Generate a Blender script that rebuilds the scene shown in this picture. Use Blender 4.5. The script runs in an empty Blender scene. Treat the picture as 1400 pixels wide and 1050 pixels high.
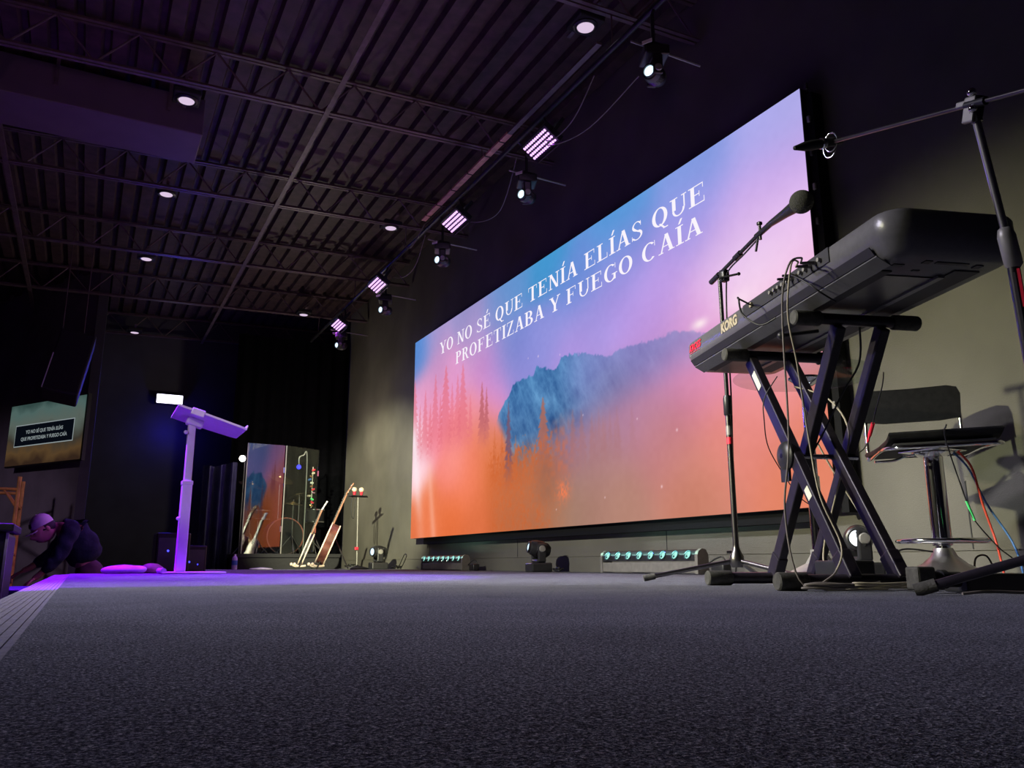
import bpy, bmesh, math, random
import numpy as np
from mathutils import Vector, Matrix, noise
random.seed(7)
sc = bpy.context.scene
COL = sc.collection
PI = math.pi
V = Vector

# ------------------------------------------------------------------ camera
FPX = 1106.37
CAM_R = ((0.88746793, 0.09844369, 0.45023273),
         (-0.46086638, 0.19314197, 0.86619764),
         (-0.00168715, -0.97621976, 0.21677669))
cd = bpy.data.cameras.new('camera'); cam = bpy.data.objects.new('camera', cd); COL.objects.link(cam)
cd.sensor_width = 36.0; cd.lens = 36.0 * FPX / 1400.0; cd.clip_start = 0.02; cd.clip_end = 100
m = Matrix.Identity(4)
for i in range(3):
    m[i][0] = CAM_R[i][0]; m[i][1] = -CAM_R[i][1]; m[i][2] = -CAM_R[i][2]
m[0][3], m[1][3], m[2][3] = 0.0, 0.0, 0.072
cam.matrix_world = m
sc.camera = cam

# ------------------------------------------------------------------ view + world
sc.view_settings.view_transform = 'Standard'; sc.view_settings.look = 'None'
sc.view_settings.exposure = 0.0; sc.view_settings.gamma = 1.0; sc.view_settings.use_curve_mapping = False
w = bpy.data.worlds.new('world'); sc.world = w; w.use_nodes = True
w.node_tree.nodes['Background'].inputs[0].default_value = (0.10, 0.06, 0.2, 1)
w.node_tree.nodes['Background'].inputs[1].default_value = 0.004

def add_light(name, kind, loc, target, power, color, size=0.2, spot=None, blend=0.3, sy=None, spread=None):
    ld = bpy.data.lights.new(name, kind); o = bpy.data.objects.new(name, ld); COL.objects.link(o)
    ld.energy = power; ld.color = color
    if kind == 'AREA':
        ld.shape = 'RECTANGLE'; ld.size = size; ld.size_y = sy or size
    else:
        ld.shadow_soft_size = size
    if kind == 'SPOT':
        ld.spot_size = math.radians(spot); ld.spot_blend = blend
    if spread: ld.spread = math.radians(spread)
    o.location = loc
    o.rotation_euler = (V(target) - V(loc)).to_track_quat('-Z', 'Y').to_euler()
    return o
# front wash lamps out in the room (behind and left of the camera), pointing at the stage wall; then fill spots added for floor and lectern
add_light('front_spot', 'SPOT', (-5.5, 4.6, 3.6), (3.95, 2.3, -0.05), 3700, (1.0, 0.97, 0.62), 0.09, 27, 1.0)
add_light('front_spot_far', 'SPOT', (-1.5, 3.5, 2.95), (3.95, 12.3, 0.7), 9000, (1.0, 0.98, 0.66), 0.05, 21, 0.6)
add_light('front_spot_middle', 'SPOT', (-4.5, 3.0, 3.4), (3.4, 6.0, 0.0), 3000, (0.97, 0.95, 0.84), 0.1, 30, 0.9)
add_light('stage_floor_fill', 'SPOT', (-1.2, 4.4, 4.0), (2.7, 3.7, 0.0), 2300, (0.94, 0.92, 1.0), 0.2, 42, 0.8)  # added fill that brightens the stage floor
add_light('near_floor_fill', 'SPOT', (-2.6, 4.6, 3.6), (1.2, 2.3, 0.0), 1250, (0.82, 0.78, 1.0), 0.3, 50, 1.0)  # added fill for the dark carpet near the camera
add_light('lectern_fill', 'SPOT', (-3.2, 3.6, 3.0), (0.72, 6.85, 0.95), 230, (1.0, 0.80, 0.92), 0.05, 13, 0.6)  # added to whiten the top and left side of the lectern
# violet spot added for the panels' pool of light over the front of the stage
add_light('violet_pool_fill', 'SPOT', (-0.6, 7.2, 3.9), (-0.05, 5.65, 0.0), 3600, (0.22, 0.004, 1.0), 0.05, 52, 0.10)
# added fill spots, no lamps of the house: up at the roof, and along the grey wall at the far left
add_light('ceiling_fill', 'SPOT', (-2.2, -1.8, 0.3), (0.4, 4.2, 4.5), 170, (0.88, 0.36, 0.58), 0.5, 60, 1.0)  # added upward fill so the roof deck is not black
add_light('grey_wall_fill', 'SPOT', (-4.0, 6.5, 2.6), (-1.4, 14.6, -0.1), 380, (0.85, 0.62, 0.95), 0.2, 36, 0.9)  # added fill for the angled wall, which nothing else lights

# ------------------------------------------------------------------ materials
def nodes_of(name):
    mt = bpy.data.materials.new(name); mt.use_nodes = True
    nt = mt.node_tree; return mt, nt, nt.nodes['Principled BSDF']
def mat(name, c, rough=0.6, metal=0.0, var=0.15, scale=20.0, bump=0.0, bscale=None, spec=0.5, coat=0.0):
    mt, nt, p = nodes_of(name)
    tc = nt.nodes.new('ShaderNodeTexCoord')
    nz = nt.nodes.new('ShaderNodeTexNoise'); nz.inputs['Scale'].default_value = scale; nz.inputs['Detail'].default_value = 4
    nt.links.new(tc.outputs['Object'], nz.inputs['Vector'])
    rp = nt.nodes.new('ShaderNodeValToRGB')
    rp.color_ramp.elements[0].position = 0.3; rp.color_ramp.elements[1].position = 0.7
    rp.color_ramp.elements[0].color = tuple(x * (1 - var) for x in c) + (1,)
    rp.color_ramp.elements[1].color = tuple(min(1, x * (1 + var)) for x in c) + (1,)
    nt.links.new(nz.outputs['Fac'], rp.inputs['Fac']); nt.links.new(rp.outputs['Color'], p.inputs['Base Color'])
    p.inputs['Roughness'].default_value = rough; p.inputs['Metallic'].default_value = metal
    p.inputs['Specular IOR Level'].default_value = spec; p.inputs['Coat Weight'].default_value = coat
    if bump:
        n2 = nt.nodes.new('ShaderNodeTexNoise'); n2.inputs['Scale'].default_value = bscale or scale * 4
        nt.links.new(tc.outputs['Object'], n2.inputs['Vector'])
        b = nt.nodes.new('ShaderNodeBump'); b.inputs['Strength'].default_value = bump; b.inputs['Distance'].default_value = 0.01
        nt.links.new(n2.outputs['Fac'], b.inputs['Height']); nt.links.new(b.outputs['Normal'], p.inputs['Normal'])
    return mt
def emit(name, c, s, sample='NONE'):
    mt, nt, p = nodes_of(name); nt.nodes.remove(p)
    e = nt.nodes.new('ShaderNodeEmission'); e.inputs[0].default_value = (*c, 1); e.inputs[1].default_value = s
    nt.links.new(e.outputs[0], nt.nodes['Material Output'].inputs[0])
    mt.cycles.emission_sampling = sample
    return mt
def carpet_mat():
    mt, nt, p = nodes_of('stage_carpet')
    tc = nt.nodes.new('ShaderNodeTexCoord')
    def nz(s, d=2.0, r=0.6):
        n = nt.nodes.new('ShaderNodeTexNoise'); n.inputs['Scale'].default_value = s; n.inputs['Detail'].default_value = d
        n.inputs['Roughness'].default_value = r
        nt.links.new(tc.outputs['Object'], n.inputs['Vector']); return n
    a = nz(420, 2, 0.8); b = nz(150, 3, 0.8); c = nz(5, 4)
    r1 = nt.nodes.new('ShaderNodeValToRGB')
    e = r1.color_ramp.elements; e[0].position = 0.36; e[0].color = (0.035, 0.04, 0.062, 1); e[1].position = 0.68; e[1].color = (0.72, 0.70, 0.72, 1)
    r1.color_ramp.elements.new(0.5).color = (0.15, 0.16, 0.20, 1)
    nt.links.new(a.outputs['Fac'], r1.inputs['Fac'])
    r2 = nt.nodes.new('ShaderNodeValToRGB'); e = r2.color_ramp.elements
    e[0].position = 0.36; e[0].color = (0.35, 0.35, 0.37, 1); e[1].position = 0.62; e[1].color = (1.3, 1.3, 1.3, 1)
    nt.links.new(b.outputs['Fac'], r2.inputs['Fac'])
    mx = nt.nodes.new('ShaderNodeMix'); mx.data_type = 'RGBA'; mx.blend_type = 'MULTIPLY'; mx.inputs[0].default_value = 1
    nt.links.new(r1.outputs[0], mx.inputs[6]); nt.links.new(r2.outputs[0], mx.inputs[7])
    r3 = nt.nodes.new('ShaderNodeValToRGB'); e = r3.color_ramp.elements
    e[0].position = 0.3; e[0].color = (0.8, 0.8, 0.8, 1); e[1].position = 0.7; e[1].color = (1.1, 1.1, 1.1, 1)
    nt.links.new(c.outputs['Fac'], r3.inputs['Fac'])
    m2 = nt.nodes.new('ShaderNodeMix'); m2.data_type = 'RGBA'; m2.blend_type = 'MULTIPLY'; m2.inputs[0].default_value = 1
    nt.links.new(mx.outputs[2], m2.inputs[6]); nt.links.new(r3.outputs[0], m2.inputs[7])
    nt.links.new(m2.outputs[2], p.inputs['Base Color'])
    bp = nt.nodes.new('ShaderNodeBump'); bp.inputs['Strength'].default_value = 0.9; bp.inputs['Distance'].default_value = 0.004
    nt.links.new(a.outputs['Fac'], bp.inputs['Height']); nt.links.new(bp.outputs['Normal'], p.inputs['Normal'])
    p.inputs['Roughness'].default_value = 0.95; p.inputs['Specular IOR Level'].default_value = 0.1
    return mt
def glass_mat(name, tint, gloss, rough=0.02):
    mt, nt, p = nodes_of(name); nt.nodes.remove(p)
    t = nt.nodes.new('ShaderNodeBsdfTransparent'); t.inputs[0].default_value = (*tint, 1)
    g = nt.nodes.new('ShaderNodeBsdfGlossy'); g.inputs['Roughness'].default_value = rough
    fr = nt.nodes.new('ShaderNodeFresnel'); fr.inputs[0].default_value = 1.5 if gloss > 0.1 else 1.12
    ad = nt.nodes.new('ShaderNodeMath'); ad.operation = 'ADD'; ad.inputs[1].default_value = gloss; ad.use_clamp = True
    nt.links.new(fr.outputs[0], ad.inputs[0])
    mx = nt.nodes.new('ShaderNodeMixShader')
    if gloss > 0.1: nt.links.new(ad.outputs[0], mx.inputs[0])
    else: mx.inputs[0].default_value = 0.07
    nt.links.new(t.outputs[0], mx.inputs[1]); nt.links.new(g.outputs[0], mx.inputs[2])
    nt.links.new(mx.outputs[0], nt.nodes['Material Output'].inputs[0])
    return mt

M = dict(
    carpet=carpet_mat(),
    nosing=mat('stage_edge_strip', (0.24, 0.22, 0.25), 0.55, 0, 0.2, 60, 0.3),
    stage_side=mat('stage_side', (0.03, 0.03, 0.04), 0.7),
    wall=mat('painted_wall', (0.115, 0.108, 0.09), 0.75, 0, 0.22, 1.6, 0.15, 120),
    wall_dark=mat('dark_wall', (0.04, 0.04, 0.05), 0.85, 0, 0.2, 2),
    wall_grey=mat('grey_wall', (0.20, 0.18, 0.20), 0.85, 0, 0.15, 3),
    house_floor=mat('house_floor', (0.03, 0.03, 0.035), 0.6, 0, 0.3, 3),
    deck=mat('roof_deck', (0.055, 0.032, 0.036), 0.6, 0, 0.45, 9, 0.1, 60),
    steel=mat('joist_steel', (0.11, 0.075, 0.085), 0.45, 0.1, 0.3, 12),
    duct=mat('duct_metal', (0.13, 0.09, 0.12), 0.55, 0.2, 0.1, 4),
    pipe=mat('dark_pipe', (0.03, 0.03, 0.035), 0.4, 0.4),
    batten=mat('orange_lit_channel', (0.62, 0.33, 0.24), 0.6, 0, 0.25, 14),  # orange light on the strut channel, put into its colour
    black=mat('black_plastic', (0.018, 0.018, 0.02), 0.38, 0, 0.2, 30),
    blackm=mat('matt_black', (0.012, 0.012, 0.014), 0.75, 0, 0.2, 30),
    rubber=mat('dark_rubber', (0.06, 0.058, 0.052), 0.8, 0, 0.35, 60, 0.2),
    kstand=mat('powder_coated_steel', (0.022, 0.018, 0.028), 0.33, 0.2, 0.25, 40),
    kb=mat('keyboard_shell', (0.115, 0.112, 0.125), 0.30, 0.0, 0.08, 60, 0.05, 300),
    kbdark=mat('keyboard_recess', (0.02, 0.019, 0.024), 0.6),
    kbunder=mat('keyboard_underside', (0.07, 0.065, 0.07), 0.3, 0.3, 0.3, 12),
    chrome=mat('chrome', (0.75, 0.75, 0.78), 0.1, 1.0, 0.05, 10),
    darkchrome=mat('dark_chrome', (0.16, 0.15, 0.15), 0.3, 1.0, 0.1, 10),
    brass=mat('cymbal_brass', (0.7, 0.5, 0.2), 0.25, 1.0, 0.1, 10),
    grey=mat('grey_metal', (0.28, 0.27, 0.25), 0.45, 0.3, 0.1, 20),
    offwhite=mat('offwhite_label', (0.72, 0.72, 0.6), 0.6, 0, 0.08, 20),
    white=mat('white_powder_coat', (0.82, 0.80, 0.84), 0.45, 0, 0.04, 12),
    logo_red=mat('red_print', (0.75, 0.02, 0.05), 0.5, 0, 0.05),
    logo_gold=mat('gold_print', (0.55, 0.47, 0.33), 0.45, 0.2, 0.05),
    leather=mat('black_leatherette', (0.012, 0.012, 0.013), 0.5, 0, 0.2, 40, 0.05, 200, spec=0.08),
    cable=mat('grey_cable', (0.16, 0.14, 0.13), 0.55, 0, 0.1),
    cable_tan=mat('tan_cable', (0.36, 0.32, 0.24), 0.55, 0, 0.1),
    cable_black=mat('black_cable', (0.015, 0.015, 0.015), 0.5),
    cable_red=mat('red_cable', (0.75, 0.07, 0.04), 0.5, 0, 0.1),
    cable_blue=mat('blue_cable', (0.05, 0.16, 0.42), 0.5, 0, 0.1),
    tape_green=mat('green_tape', (0.1, 0.85, 0.25), 0.5, 0, 0.05),
    foam=mat('foam', (0.04, 0.04, 0.036), 0.95, 0, 0.3, 200, 0.6, 300),
    barbody=mat('light_bar_housing', (0.16, 0.15, 0.13), 0.5, 0.1, 0.15, 25),
    wood=mat('guitar_side_wood', (0.10, 0.035, 0.025), 0.3, 0, 0.4, 14),
    neckwood=mat('guitar_neck_wood', (0.25, 0.11, 0.06), 0.35, 0, 0.3, 20),
    cream=mat('cream_binding', (0.75, 0.62, 0.48), 0.4, 0, 0.05),
    curtain=mat('black_curtain', (0.003, 0.003, 0.004), 1.0, 0, 0.2, 10, spec=0.0),
    gloss_drape=mat('glossy_dark_drape', (0.03, 0.03, 0.07), 0.22, 0.1, 0.3, 6, 0.6, 9),
    drum=mat('drum_shell', (0.012, 0.012, 0.015), 0.55, 0.0, spec=0.1),
    skin=mat('skin', (0.55, 0.25, 0.2), 0.55, 0, 0.08, 10),
    hair=mat('dark_hair', (0.02, 0.015, 0.012), 0.7),
    hoodie=mat('navy_hoodie', (0.012, 0.028, 0.036), 0.95, 0, 0.4, 14, 0.5, 30),
    trousers=mat('brown_trousers', (0.09, 0.05, 0.05), 0.9, 0, 0.2, 14),
    cap=mat('white_cap', (0.85, 0.82, 0.75), 0.8, 0, 0.05, 20),
    yellow=mat('yellow_scaffold_paint', (0.50, 0.22, 0.05), 0.5, 0, 0.35, 9),
    speaker=mat('speaker_cabinet', (0.03, 0.025, 0.05), 0.6, 0, 0.15, 40),
    case=mat('road_case', (0.04, 0.05, 0.12), 0.45, 0, 0.2, 10),
    fabric=mat('pale_cloth', (0.55, 0.5, 0.6), 0.9, 0, 0.15, 20),
    brown=mat('brown_bag', (0.25, 0.17, 0.13), 0.9, 0, 0.2, 20),
    satin=mat('satin_steel', (0.62, 0.60, 0.58), 0.33, 1.0, 0.05, 10),
    frame=mat('screen_frame_black', (0.005, 0.005, 0.006), 0.8, 0, 0.1, 10, spec=0.2),
    micblack=mat('microphone_black', (0.014, 0.014, 0.016), 0.65, 0, 0.2, 30, spec=0.25),
    glass=glass_mat('table_glass', (0.86, 0.9, 0.88), 0.03),
    acrylic=glass_mat('acrylic', (0.75, 0.76, 0.8), 0.16, 0.03),
    led_violet=emit('violet_led', (0.80, 0.42, 1.0), 1.9),
    led_blue=emit('blue_flood_glow', (0.82, 0.80, 1.0), 4.0),
    led_teal=emit('teal_led', (0.45, 1.0, 0.86), 1.0),
    lens_lit=emit('lit_lens', (0.62, 0.83, 1.0), 1.6),
    lens_bright=emit('bright_lens', (0.85, 0.93, 1.0), 6.0),
    lamp_white=emit('lamp_white', (1.0, 0.95, 0.85), 7.0),
    lamp_dim=emit('downlight_glow', (0.72, 0.56, 0.76), 1.0),
    small_blue=emit('blue_lamp_and_glint', (0.05, 0.05, 1.0), 3.0),
    lens_dark=mat('dark_lens', (0.05, 0.12, 0.14), 0.08, 0.2, 0.1, 10, coat=1.0),
    text=emit('lyric_white', (0.95, 0.90, 0.98), 1.0),
    text_dim=emit('side_lyric_white', (0.24, 0.28, 0.29), 1.0),
    box_black=emit('side_caption_black', (0.002, 0.003, 0.006), 1.0),
)

# ------------------------------------------------------------------ helpers
class MB:
    def __init__(s): s.bm = bmesh.new()
    def _add(s, verts, faces):
        vs = [s.bm.verts.new(v) for v in verts]
        for f in faces:
            try: s.bm.faces.new([vs[i] for i in f])
            except ValueError: pass
        return s
    def box(s, c, d, R=None):
        c = V(c); R = R or Matrix.Identity(3)
        vs = [c + R @ V((x * d[0] / 2, y * d[1] / 2, z * d[2] / 2)) for x in (-1, 1) for y in (-1, 1) for z in (-1, 1)]
        return s._add(vs, [(0, 1, 3, 2), (4, 6, 7, 5), (0, 4, 5, 1), (2, 3, 7, 6), (0, 2, 6, 4), (1, 5, 7, 3)])
    def bevel_box(s, c, d, b=0.01, R=None, seg=2):
        t = bmesh.new(); bmesh.ops.create_cube(t, size=1)
        bmesh.ops.scale(t, vec=d, verts=t.verts)
        bmesh.ops.bevel(t, geom=list(t.edges), offset=b, segments=seg, profile=0.5, affect='EDGES')
        mm = (R.to_4x4() if R else Matrix.Identity(4)); mm = Matrix.Translation(c) @ mm
        bmesh.ops.transform(t, matrix=mm, verts=t.verts)
        return s._merge(t)
    def _merge(s, t):
        t.verts.index_update()
        vs = [s.bm.verts.new(v.co) for v in t.verts]
        for f in t.faces:
            try: s.bm.faces.new([vs[v.index] for v in f.verts])
            except ValueError: pass
        t.free(); return s
    def tube(s, p0, p1, r, r2=None, seg=12, cap=True):
        p0 = V(p0); p1 = V(p1); r2 = r if r2 is None else r2
        d = (p1 - p0).normalized(); q = d.to_track_quat('Z', 'Y').to_matrix()
        vs = []
        for p, rr in ((p0, r), (p1, r2)):
            for i in range(seg):
                a = 2 * PI * i / seg; vs.append(p + q @ V((rr * math.cos(a), rr * math.sin(a), 0)))
        f = [(i, (i + 1) % seg, seg + (i + 1) % seg, seg + i) for i in range(seg)]
        if cap: f += [tuple(range(seg))[::-1], tuple(range(seg, 2 * seg))]
        return s._add(vs, f)
    def path(s, pts, r, seg=8, smooth=6):
        pts = [V(p) for p in pts]
        if smooth and len(pts) > 2:
            out = []
            for i in range(len(pts) - 1):
                a = pts[max(i - 1, 0)]; b = pts[i]; c = pts[i + 1]; d = pts[min(i + 2, len(pts) - 1)]
                for k in range(smooth):
                    t = k / smooth
                    out.append(0.5 * ((2 * b) + (c - a) * t + (2 * a - 5 * b + 4 * c - d) * t * t + (3 * b - 3 * c + d - a) * t ** 3))
            out.append(pts[-1]); pts = out
        vs = []; n = len(pts)
        up = None
        for i, p in enumerate(pts):
            d = (pts[min(i + 1, n - 1)] - pts[max(i - 1, 0)]).normalized()
            if up is None: up = d.orthogonal().normalized()
            up = (up - d * up.dot(d))
            up = up.normalized() if up.length > 1e-6 else d.orthogonal().normalized()
            sd = d.cross(up)
            for k in range(seg):
                a = 2 * PI * k / seg; vs.append(p + (up * math.cos(a) + sd * math.sin(a)) * r)
        f = [(i * seg + k, i * seg + (k + 1) % seg, (i + 1) * seg + (k + 1) % seg, (i + 1) * seg + k) for i in range(n - 1) for k in range(seg)]
        f += [tuple(range(seg))[::-1], tuple(range((n - 1) * seg, n * seg))]
        return s._add(vs, f)
    def lathe(s, prof, c=(0, 0, 0), R=None, seg=24, loop=False):
        if loop: prof = list(prof) + [prof[0]]
        c = V(c); R = R or Matrix.Identity(3); vs = []
        for r, z in prof:
            for i in range(seg):
                a = 2 * PI * i / seg; vs.append(c + R @ V((max(r, 1e-5) * math.cos(a), max(r, 1e-5) * math.sin(a), z)))
        f = [(j * seg + i, j * seg + (i + 1) % seg, (j + 1) * seg + (i + 1) % seg, (j + 1) * seg + i) for j in range(len(prof) - 1) for i in range(seg)]
        if not loop: f += [tuple(range(seg))[::-1], tuple(range((len(prof) - 1) * seg, len(prof) * seg))]
        return s._add(vs, f)
    def ball(s, c, r, sc3=(1, 1, 1), R=None, seg=16):
        n = seg // 2
        prof = [(r * math.sin(PI * k / n), -r * math.cos(PI * k / n)) for k in range(n + 1)]
        t = MB().lathe(prof, seg=seg).bm
        mm = (R or Matrix.Identity(3)).to_4x4() @ Matrix.Diagonal((*sc3, 1)); mm = Matrix.Translation(c) @ mm
        bmesh.ops.transform(t, matrix=mm, verts=t.verts)
        return s._merge(t)
    def prism(s, poly, vec):
        vec = V(vec); n = len(poly); vs = [V(p) for p in poly] + [V(p) + vec for p in poly]
        f = [tuple(range(n))[::-1], tuple(range(n, 2 * n))] + [(i, (i + 1) % n, n + (i + 1) % n, n + i) for i in range(n)]
        return s._add(vs, f)
    def quad(s, *p): return s._add([V(q) for q in p], [tuple(range(len(p)))])

def build(name, mb, mt, parent=None, world=False, smooth=None, **kw):
    bm = mb.bm
    if world and parent is not None:
        bmesh.ops.transform(bm, matrix=wm(parent).inverted(), verts=bm.verts)
    bmesh.ops.recalc_face_normals(bm, faces=bm.faces)
    me = bpy.data.meshes.new(name); bm.to_mesh(me); bm.free()
    if smooth is not None:
        for p in me.polygons: p.use_smooth = True
        me.set_sharp_from_angle(angle=math.radians(smooth))
    me.materials.append(mt)
    o = bpy.data.objects.new(name, me); COL.objects.link(o)
    if parent is not None: o.parent = parent
    for k, v in kw.items(): o[k] = v
    return o
def wm(o):
    mm = o.matrix_basis.copy()
    while o.parent: o = o.parent; mm = o.matrix_basis @ mm
    return mm
def thing(name, label, cat, loc=(0, 0, 0), R=None, group=None):
    o = bpy.data.objects.new(name, None); COL.objects.link(o); o.empty_display_size = 0.1
    mm = Matrix.Translation(loc) @ (R.to_4x4() if R else Matrix.Identity(4)); o.matrix_basis = mm
    o['label'] = label; o['category'] = cat
    if group: o['group'] = group
    return o
def tag(o, label, cat, group=None, kind=None):
    o['label'] = label; o['category'] = cat
    if group: o['group'] = group
    if kind: o['kind'] = kind
    return o
def kids(o): return [c for c in bpy.data.objects if c.parent == o]
def copy_tree(o, parent=None):
    c = o.copy(); COL.objects.link(c); c.parent = parent
    for ch in kids(o): copy_tree(ch, c)
    return c
def struct(name, mb, mt, **k):
    o = build(name, mb, mt, **k); o['kind'] = 'structure'; return o
def axes(x, y, z):
    x = V(x).normalized(); y = V(y).normalized(); z = V(z).normalized()
    return Matrix(((x.x, y.x, z.x), (x.y, y.y, z.y), (x.z, y.z, z.z)))
def look(d, up=(0, 0, 1)):
    """matrix whose +Z looks along d, +Y roughly up"""
    z = V(d).normalized(); x = V(up).cross(z)
    x = x.normalized() if x.length > 1e-4 else V((1, 0, 0)); y = z.cross(x)
    return axes(x, y, z)
def text_mesh(name, body, size, mt, origin, xdir, ydir, parent=None, extrude=0.0008, shear=0.0, bold=0.0, align='LEFT', xs=1.0):
    cu = bpy.data.curves.new(name, 'FONT'); cu.body = body; cu.size = size; cu.extrude = extrude
    cu.shear = shear; cu.offset = bold; cu.align_x = align
    t = bpy.data.objects.new('t', cu); COL.objects.link(t)
    dg = bpy.context.evaluated_depsgraph_get(); dg.update()
    me = bpy.data.meshes.new_from_object(t.evaluated_get(dg)); bpy.data.objects.remove(t)
    me.name = name; x = V(xdir).normalized(); y = V(ydir).normalized(); z = x.cross(y)
    mm = Matrix.Translation(origin) @ axes(x, y, z).to_4x4() @ Matrix.Diagonal((xs, 1, 1, 1))
    if parent is not None: mm = wm(parent).inverted() @ mm
    me.transform(mm); me.materials.clear(); me.materials.append(mt)
    o = bpy.data.objects.new(name, me); COL.objects.link(o)
    if parent is not None: o.parent = parent
    return o
# ------------------------------------------------------------------ the room
WX = 3.95
mb = MB(); poly = [(-0.035, -2.5, 0), (WX, -2.5, 0), (WX, 13.9, 0), (1.7, 13.9, 0), (1.02, 7.9, 0), (-0.075, 7.6, 0)]
mb.prism([(p[0], p[1], -0.03) for p in poly], (0, 0, 0.03))
struct('floor', mb, M['carpet'])
mb = MB(); mb.prism([(p[0] - (0.0 if i in (1, 2) else 0.03), p[1], -0.70) for i, p in enumerate(poly)], (0, 0, 0.668))
struct('trim_1', mb, M['stage_side'])
mb = MB()
for k in range(9):
    x = -0.035 - 0.0125 * k
    mb.prism([(x, -2.5, -0.03), (x - 0.0105, -2.5, -0.03), (x - 0.0485, 7.6, -0.03), (x - 0.038, 7.6, -0.03)], (0, 0, 0.026 - 0.0006 * k))
mb.prism([(-0.034, -2.5, -0.06), (-0.15, -2.5, -0.06), (-0.19, 7.6, -0.06), (-0.075, 7.6, -0.06)], (0, 0, 0.034))
struct('trim_2', mb, M['nosing'])
struct('floor_house', MB().box((-3, 8, -0.75), (14, 22, 0.1)), M['house_floor'])
mb = MB().box((WX + 0.05, 5.5, 1.9), (0.1, 17, 5.4))
struct('wall_right', mb, M['wall'])
mb = MB().box((WX - 0.009, 5.7, 0.066), (0.018, 16.3, 0.132)).box((WX - 0.012, 5.7, 0.136), (0.024, 16.3, 0.006))
struct('baseboard_right', mb, M['wall'])
mb = MB()
for y in (9.9, 7.48, 5.04, 2.6): mb.box((WX - 0.001, y, 0.31), (0.004, 0.006, 0.34))
struct('trim_3', mb, M['black'])
struct('wall_back', MB().box((1.9, 15.35, 1.9), (4.4, 0.1, 5.4)), M['wall_dark'])
struct('wall_left', MB().box((-9.5, 8, 1.9), (0.1, 22, 5.4)), M['wall_dark'])
d = V((-0.54, 0.84, 0)).normalized(); n = V((0.84, 0.54, 0)).normalized()
a = V((-0.15, 12.95, -0.7)); b = a + d * 7.2
mb = MB().prism([a, b, b + n * 0.12, a + n * 0.12], (0, 0, 5.4)); struct('wall_angled', mb, M['wall_grey'])
mb = MB().box((-0.095, 14.12, 2.0), (0.13, 2.40, 5.4)); struct('wall_return', mb, M['wall_dark'])
struct('wall_front', MB().box((-3, -2.6, 1.9), (14, 0.1, 5.4)), M['wall_dark'])
# corrugated roof deck, ribs along the stage
SL = 0.032
def zc(x, z0=4.0): return z0 + SL * (x - 1.0)
mb = MB(); prof = []
x = -9.4
while x < 4.1:
    prof += [(x, zc(x, 4.40)), (x + 0.115, zc(x, 4.40)), (x + 0.135, zc(x, 4.465)), (x + 0.18, zc(x, 4.465))]; x += 0.2
vs = [(px, y, pz) for px, pz in prof for y in (-2.5, 19)]
mb._add([V(v) for v in vs], [(2 * i, 2 * i + 1, 2 * i + 3, 2 * i + 2) for i in range(len(prof) - 1)])
struct('ceiling', mb, M['deck'])
struct('ceiling_top', MB().box((-2.7, 8, 4.72), (13.6, 22, 0.05)), M['deck'])

def joist(y, x0=-9.3, x1=3.92):
    t = thing('roof_joist', 'x', 'roof joist', ((x0 + x1) / 2, y, zc((x0 + x1) / 2)), group='open web steel roof joists')
    ang = math.atan(SL); R = Matrix.Rotation(-ang, 3, 'Y'); L = x1 - x0; c = (x0 + x1) / 2
    for nm, dz in (('bottom_chord', 0.0), ('top_chord', 0.35)):
        mb = MB()
        for s in (-1, 1):
            mb.box((c, y + s * 0.024, zc(c) + dz), (L, 0.032, 0.006), R).box((c, y + s * 0.010, zc(c) + dz + 0.016), (L, 0.005, 0.034), R)
        build(nm, mb, M['steel'], t, True)
    mb = MB(); k = 0; x = x0
    while x < x1 - 0.3:
        z0, z1 = (zc(x) + 0.01, zc(x + 0.3) + 0.35) if k % 2 == 0 else (zc(x) + 0.35, zc(x + 0.3) + 0.01)
        mb.tube((x, y, z0), (x + 0.3, y, z1), 0.009, seg=6); x += 0.3; k += 1
    build('web_rods', mb, M['steel'], t, True)
    return t
JY = [2.2, 4.35, 6.6, 8.75, 10.85, 12.9, 15.1]
JL = ['nearest, overhead behind the camera side', 'running in at the very top right of the photo', 'crossing above the nearest left downlight', 'second down from the top left edge', 'crossing at the middle of the ceiling', 'fifth back, just before the blue glow', 'farthest, faint over the blue flood light']
for y, l in zip(JY, JL):
    t = joist(y); t['label'] = 'open web steel roof joist ' + l
for x, y0, l in ((1.55, -2.0, 'long steel bridging angle crossing the joists, right of centre ceiling'), (-1.05, -2.0, 'long steel bridging angle crossing the joists near the left edge'), (-4.2, -2.0, 'steel bridging angle over the house at far left')):
    mb = MB().box((x, 7.5, zc(x) - 0.008), (0.045, 19, 0.006)).box((x + 0.02, 7.5, zc(x) + 0.012), (0.005, 19, 0.04))
    tag(build('bridging_angle', mb, M['steel']), l, 'ceiling brace')
# duct
t = thing('air_duct', 'long rectangular air duct slung between roof joists at upper left', 'duct', (-0.2, 7.6, 3.95))
build('duct_body', MB().bevel_box((-0.65, 7.62, 4.10), (2.5, 0.62, 0.36), 0.01), M['duct'], t, True)
for x in (-1.5, -0.6, 0.3): build('hanger_strap', MB().box((x, 7.3, 4.25), (0.03, 0.004, 0.34)), M['steel'], t, True)
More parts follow.
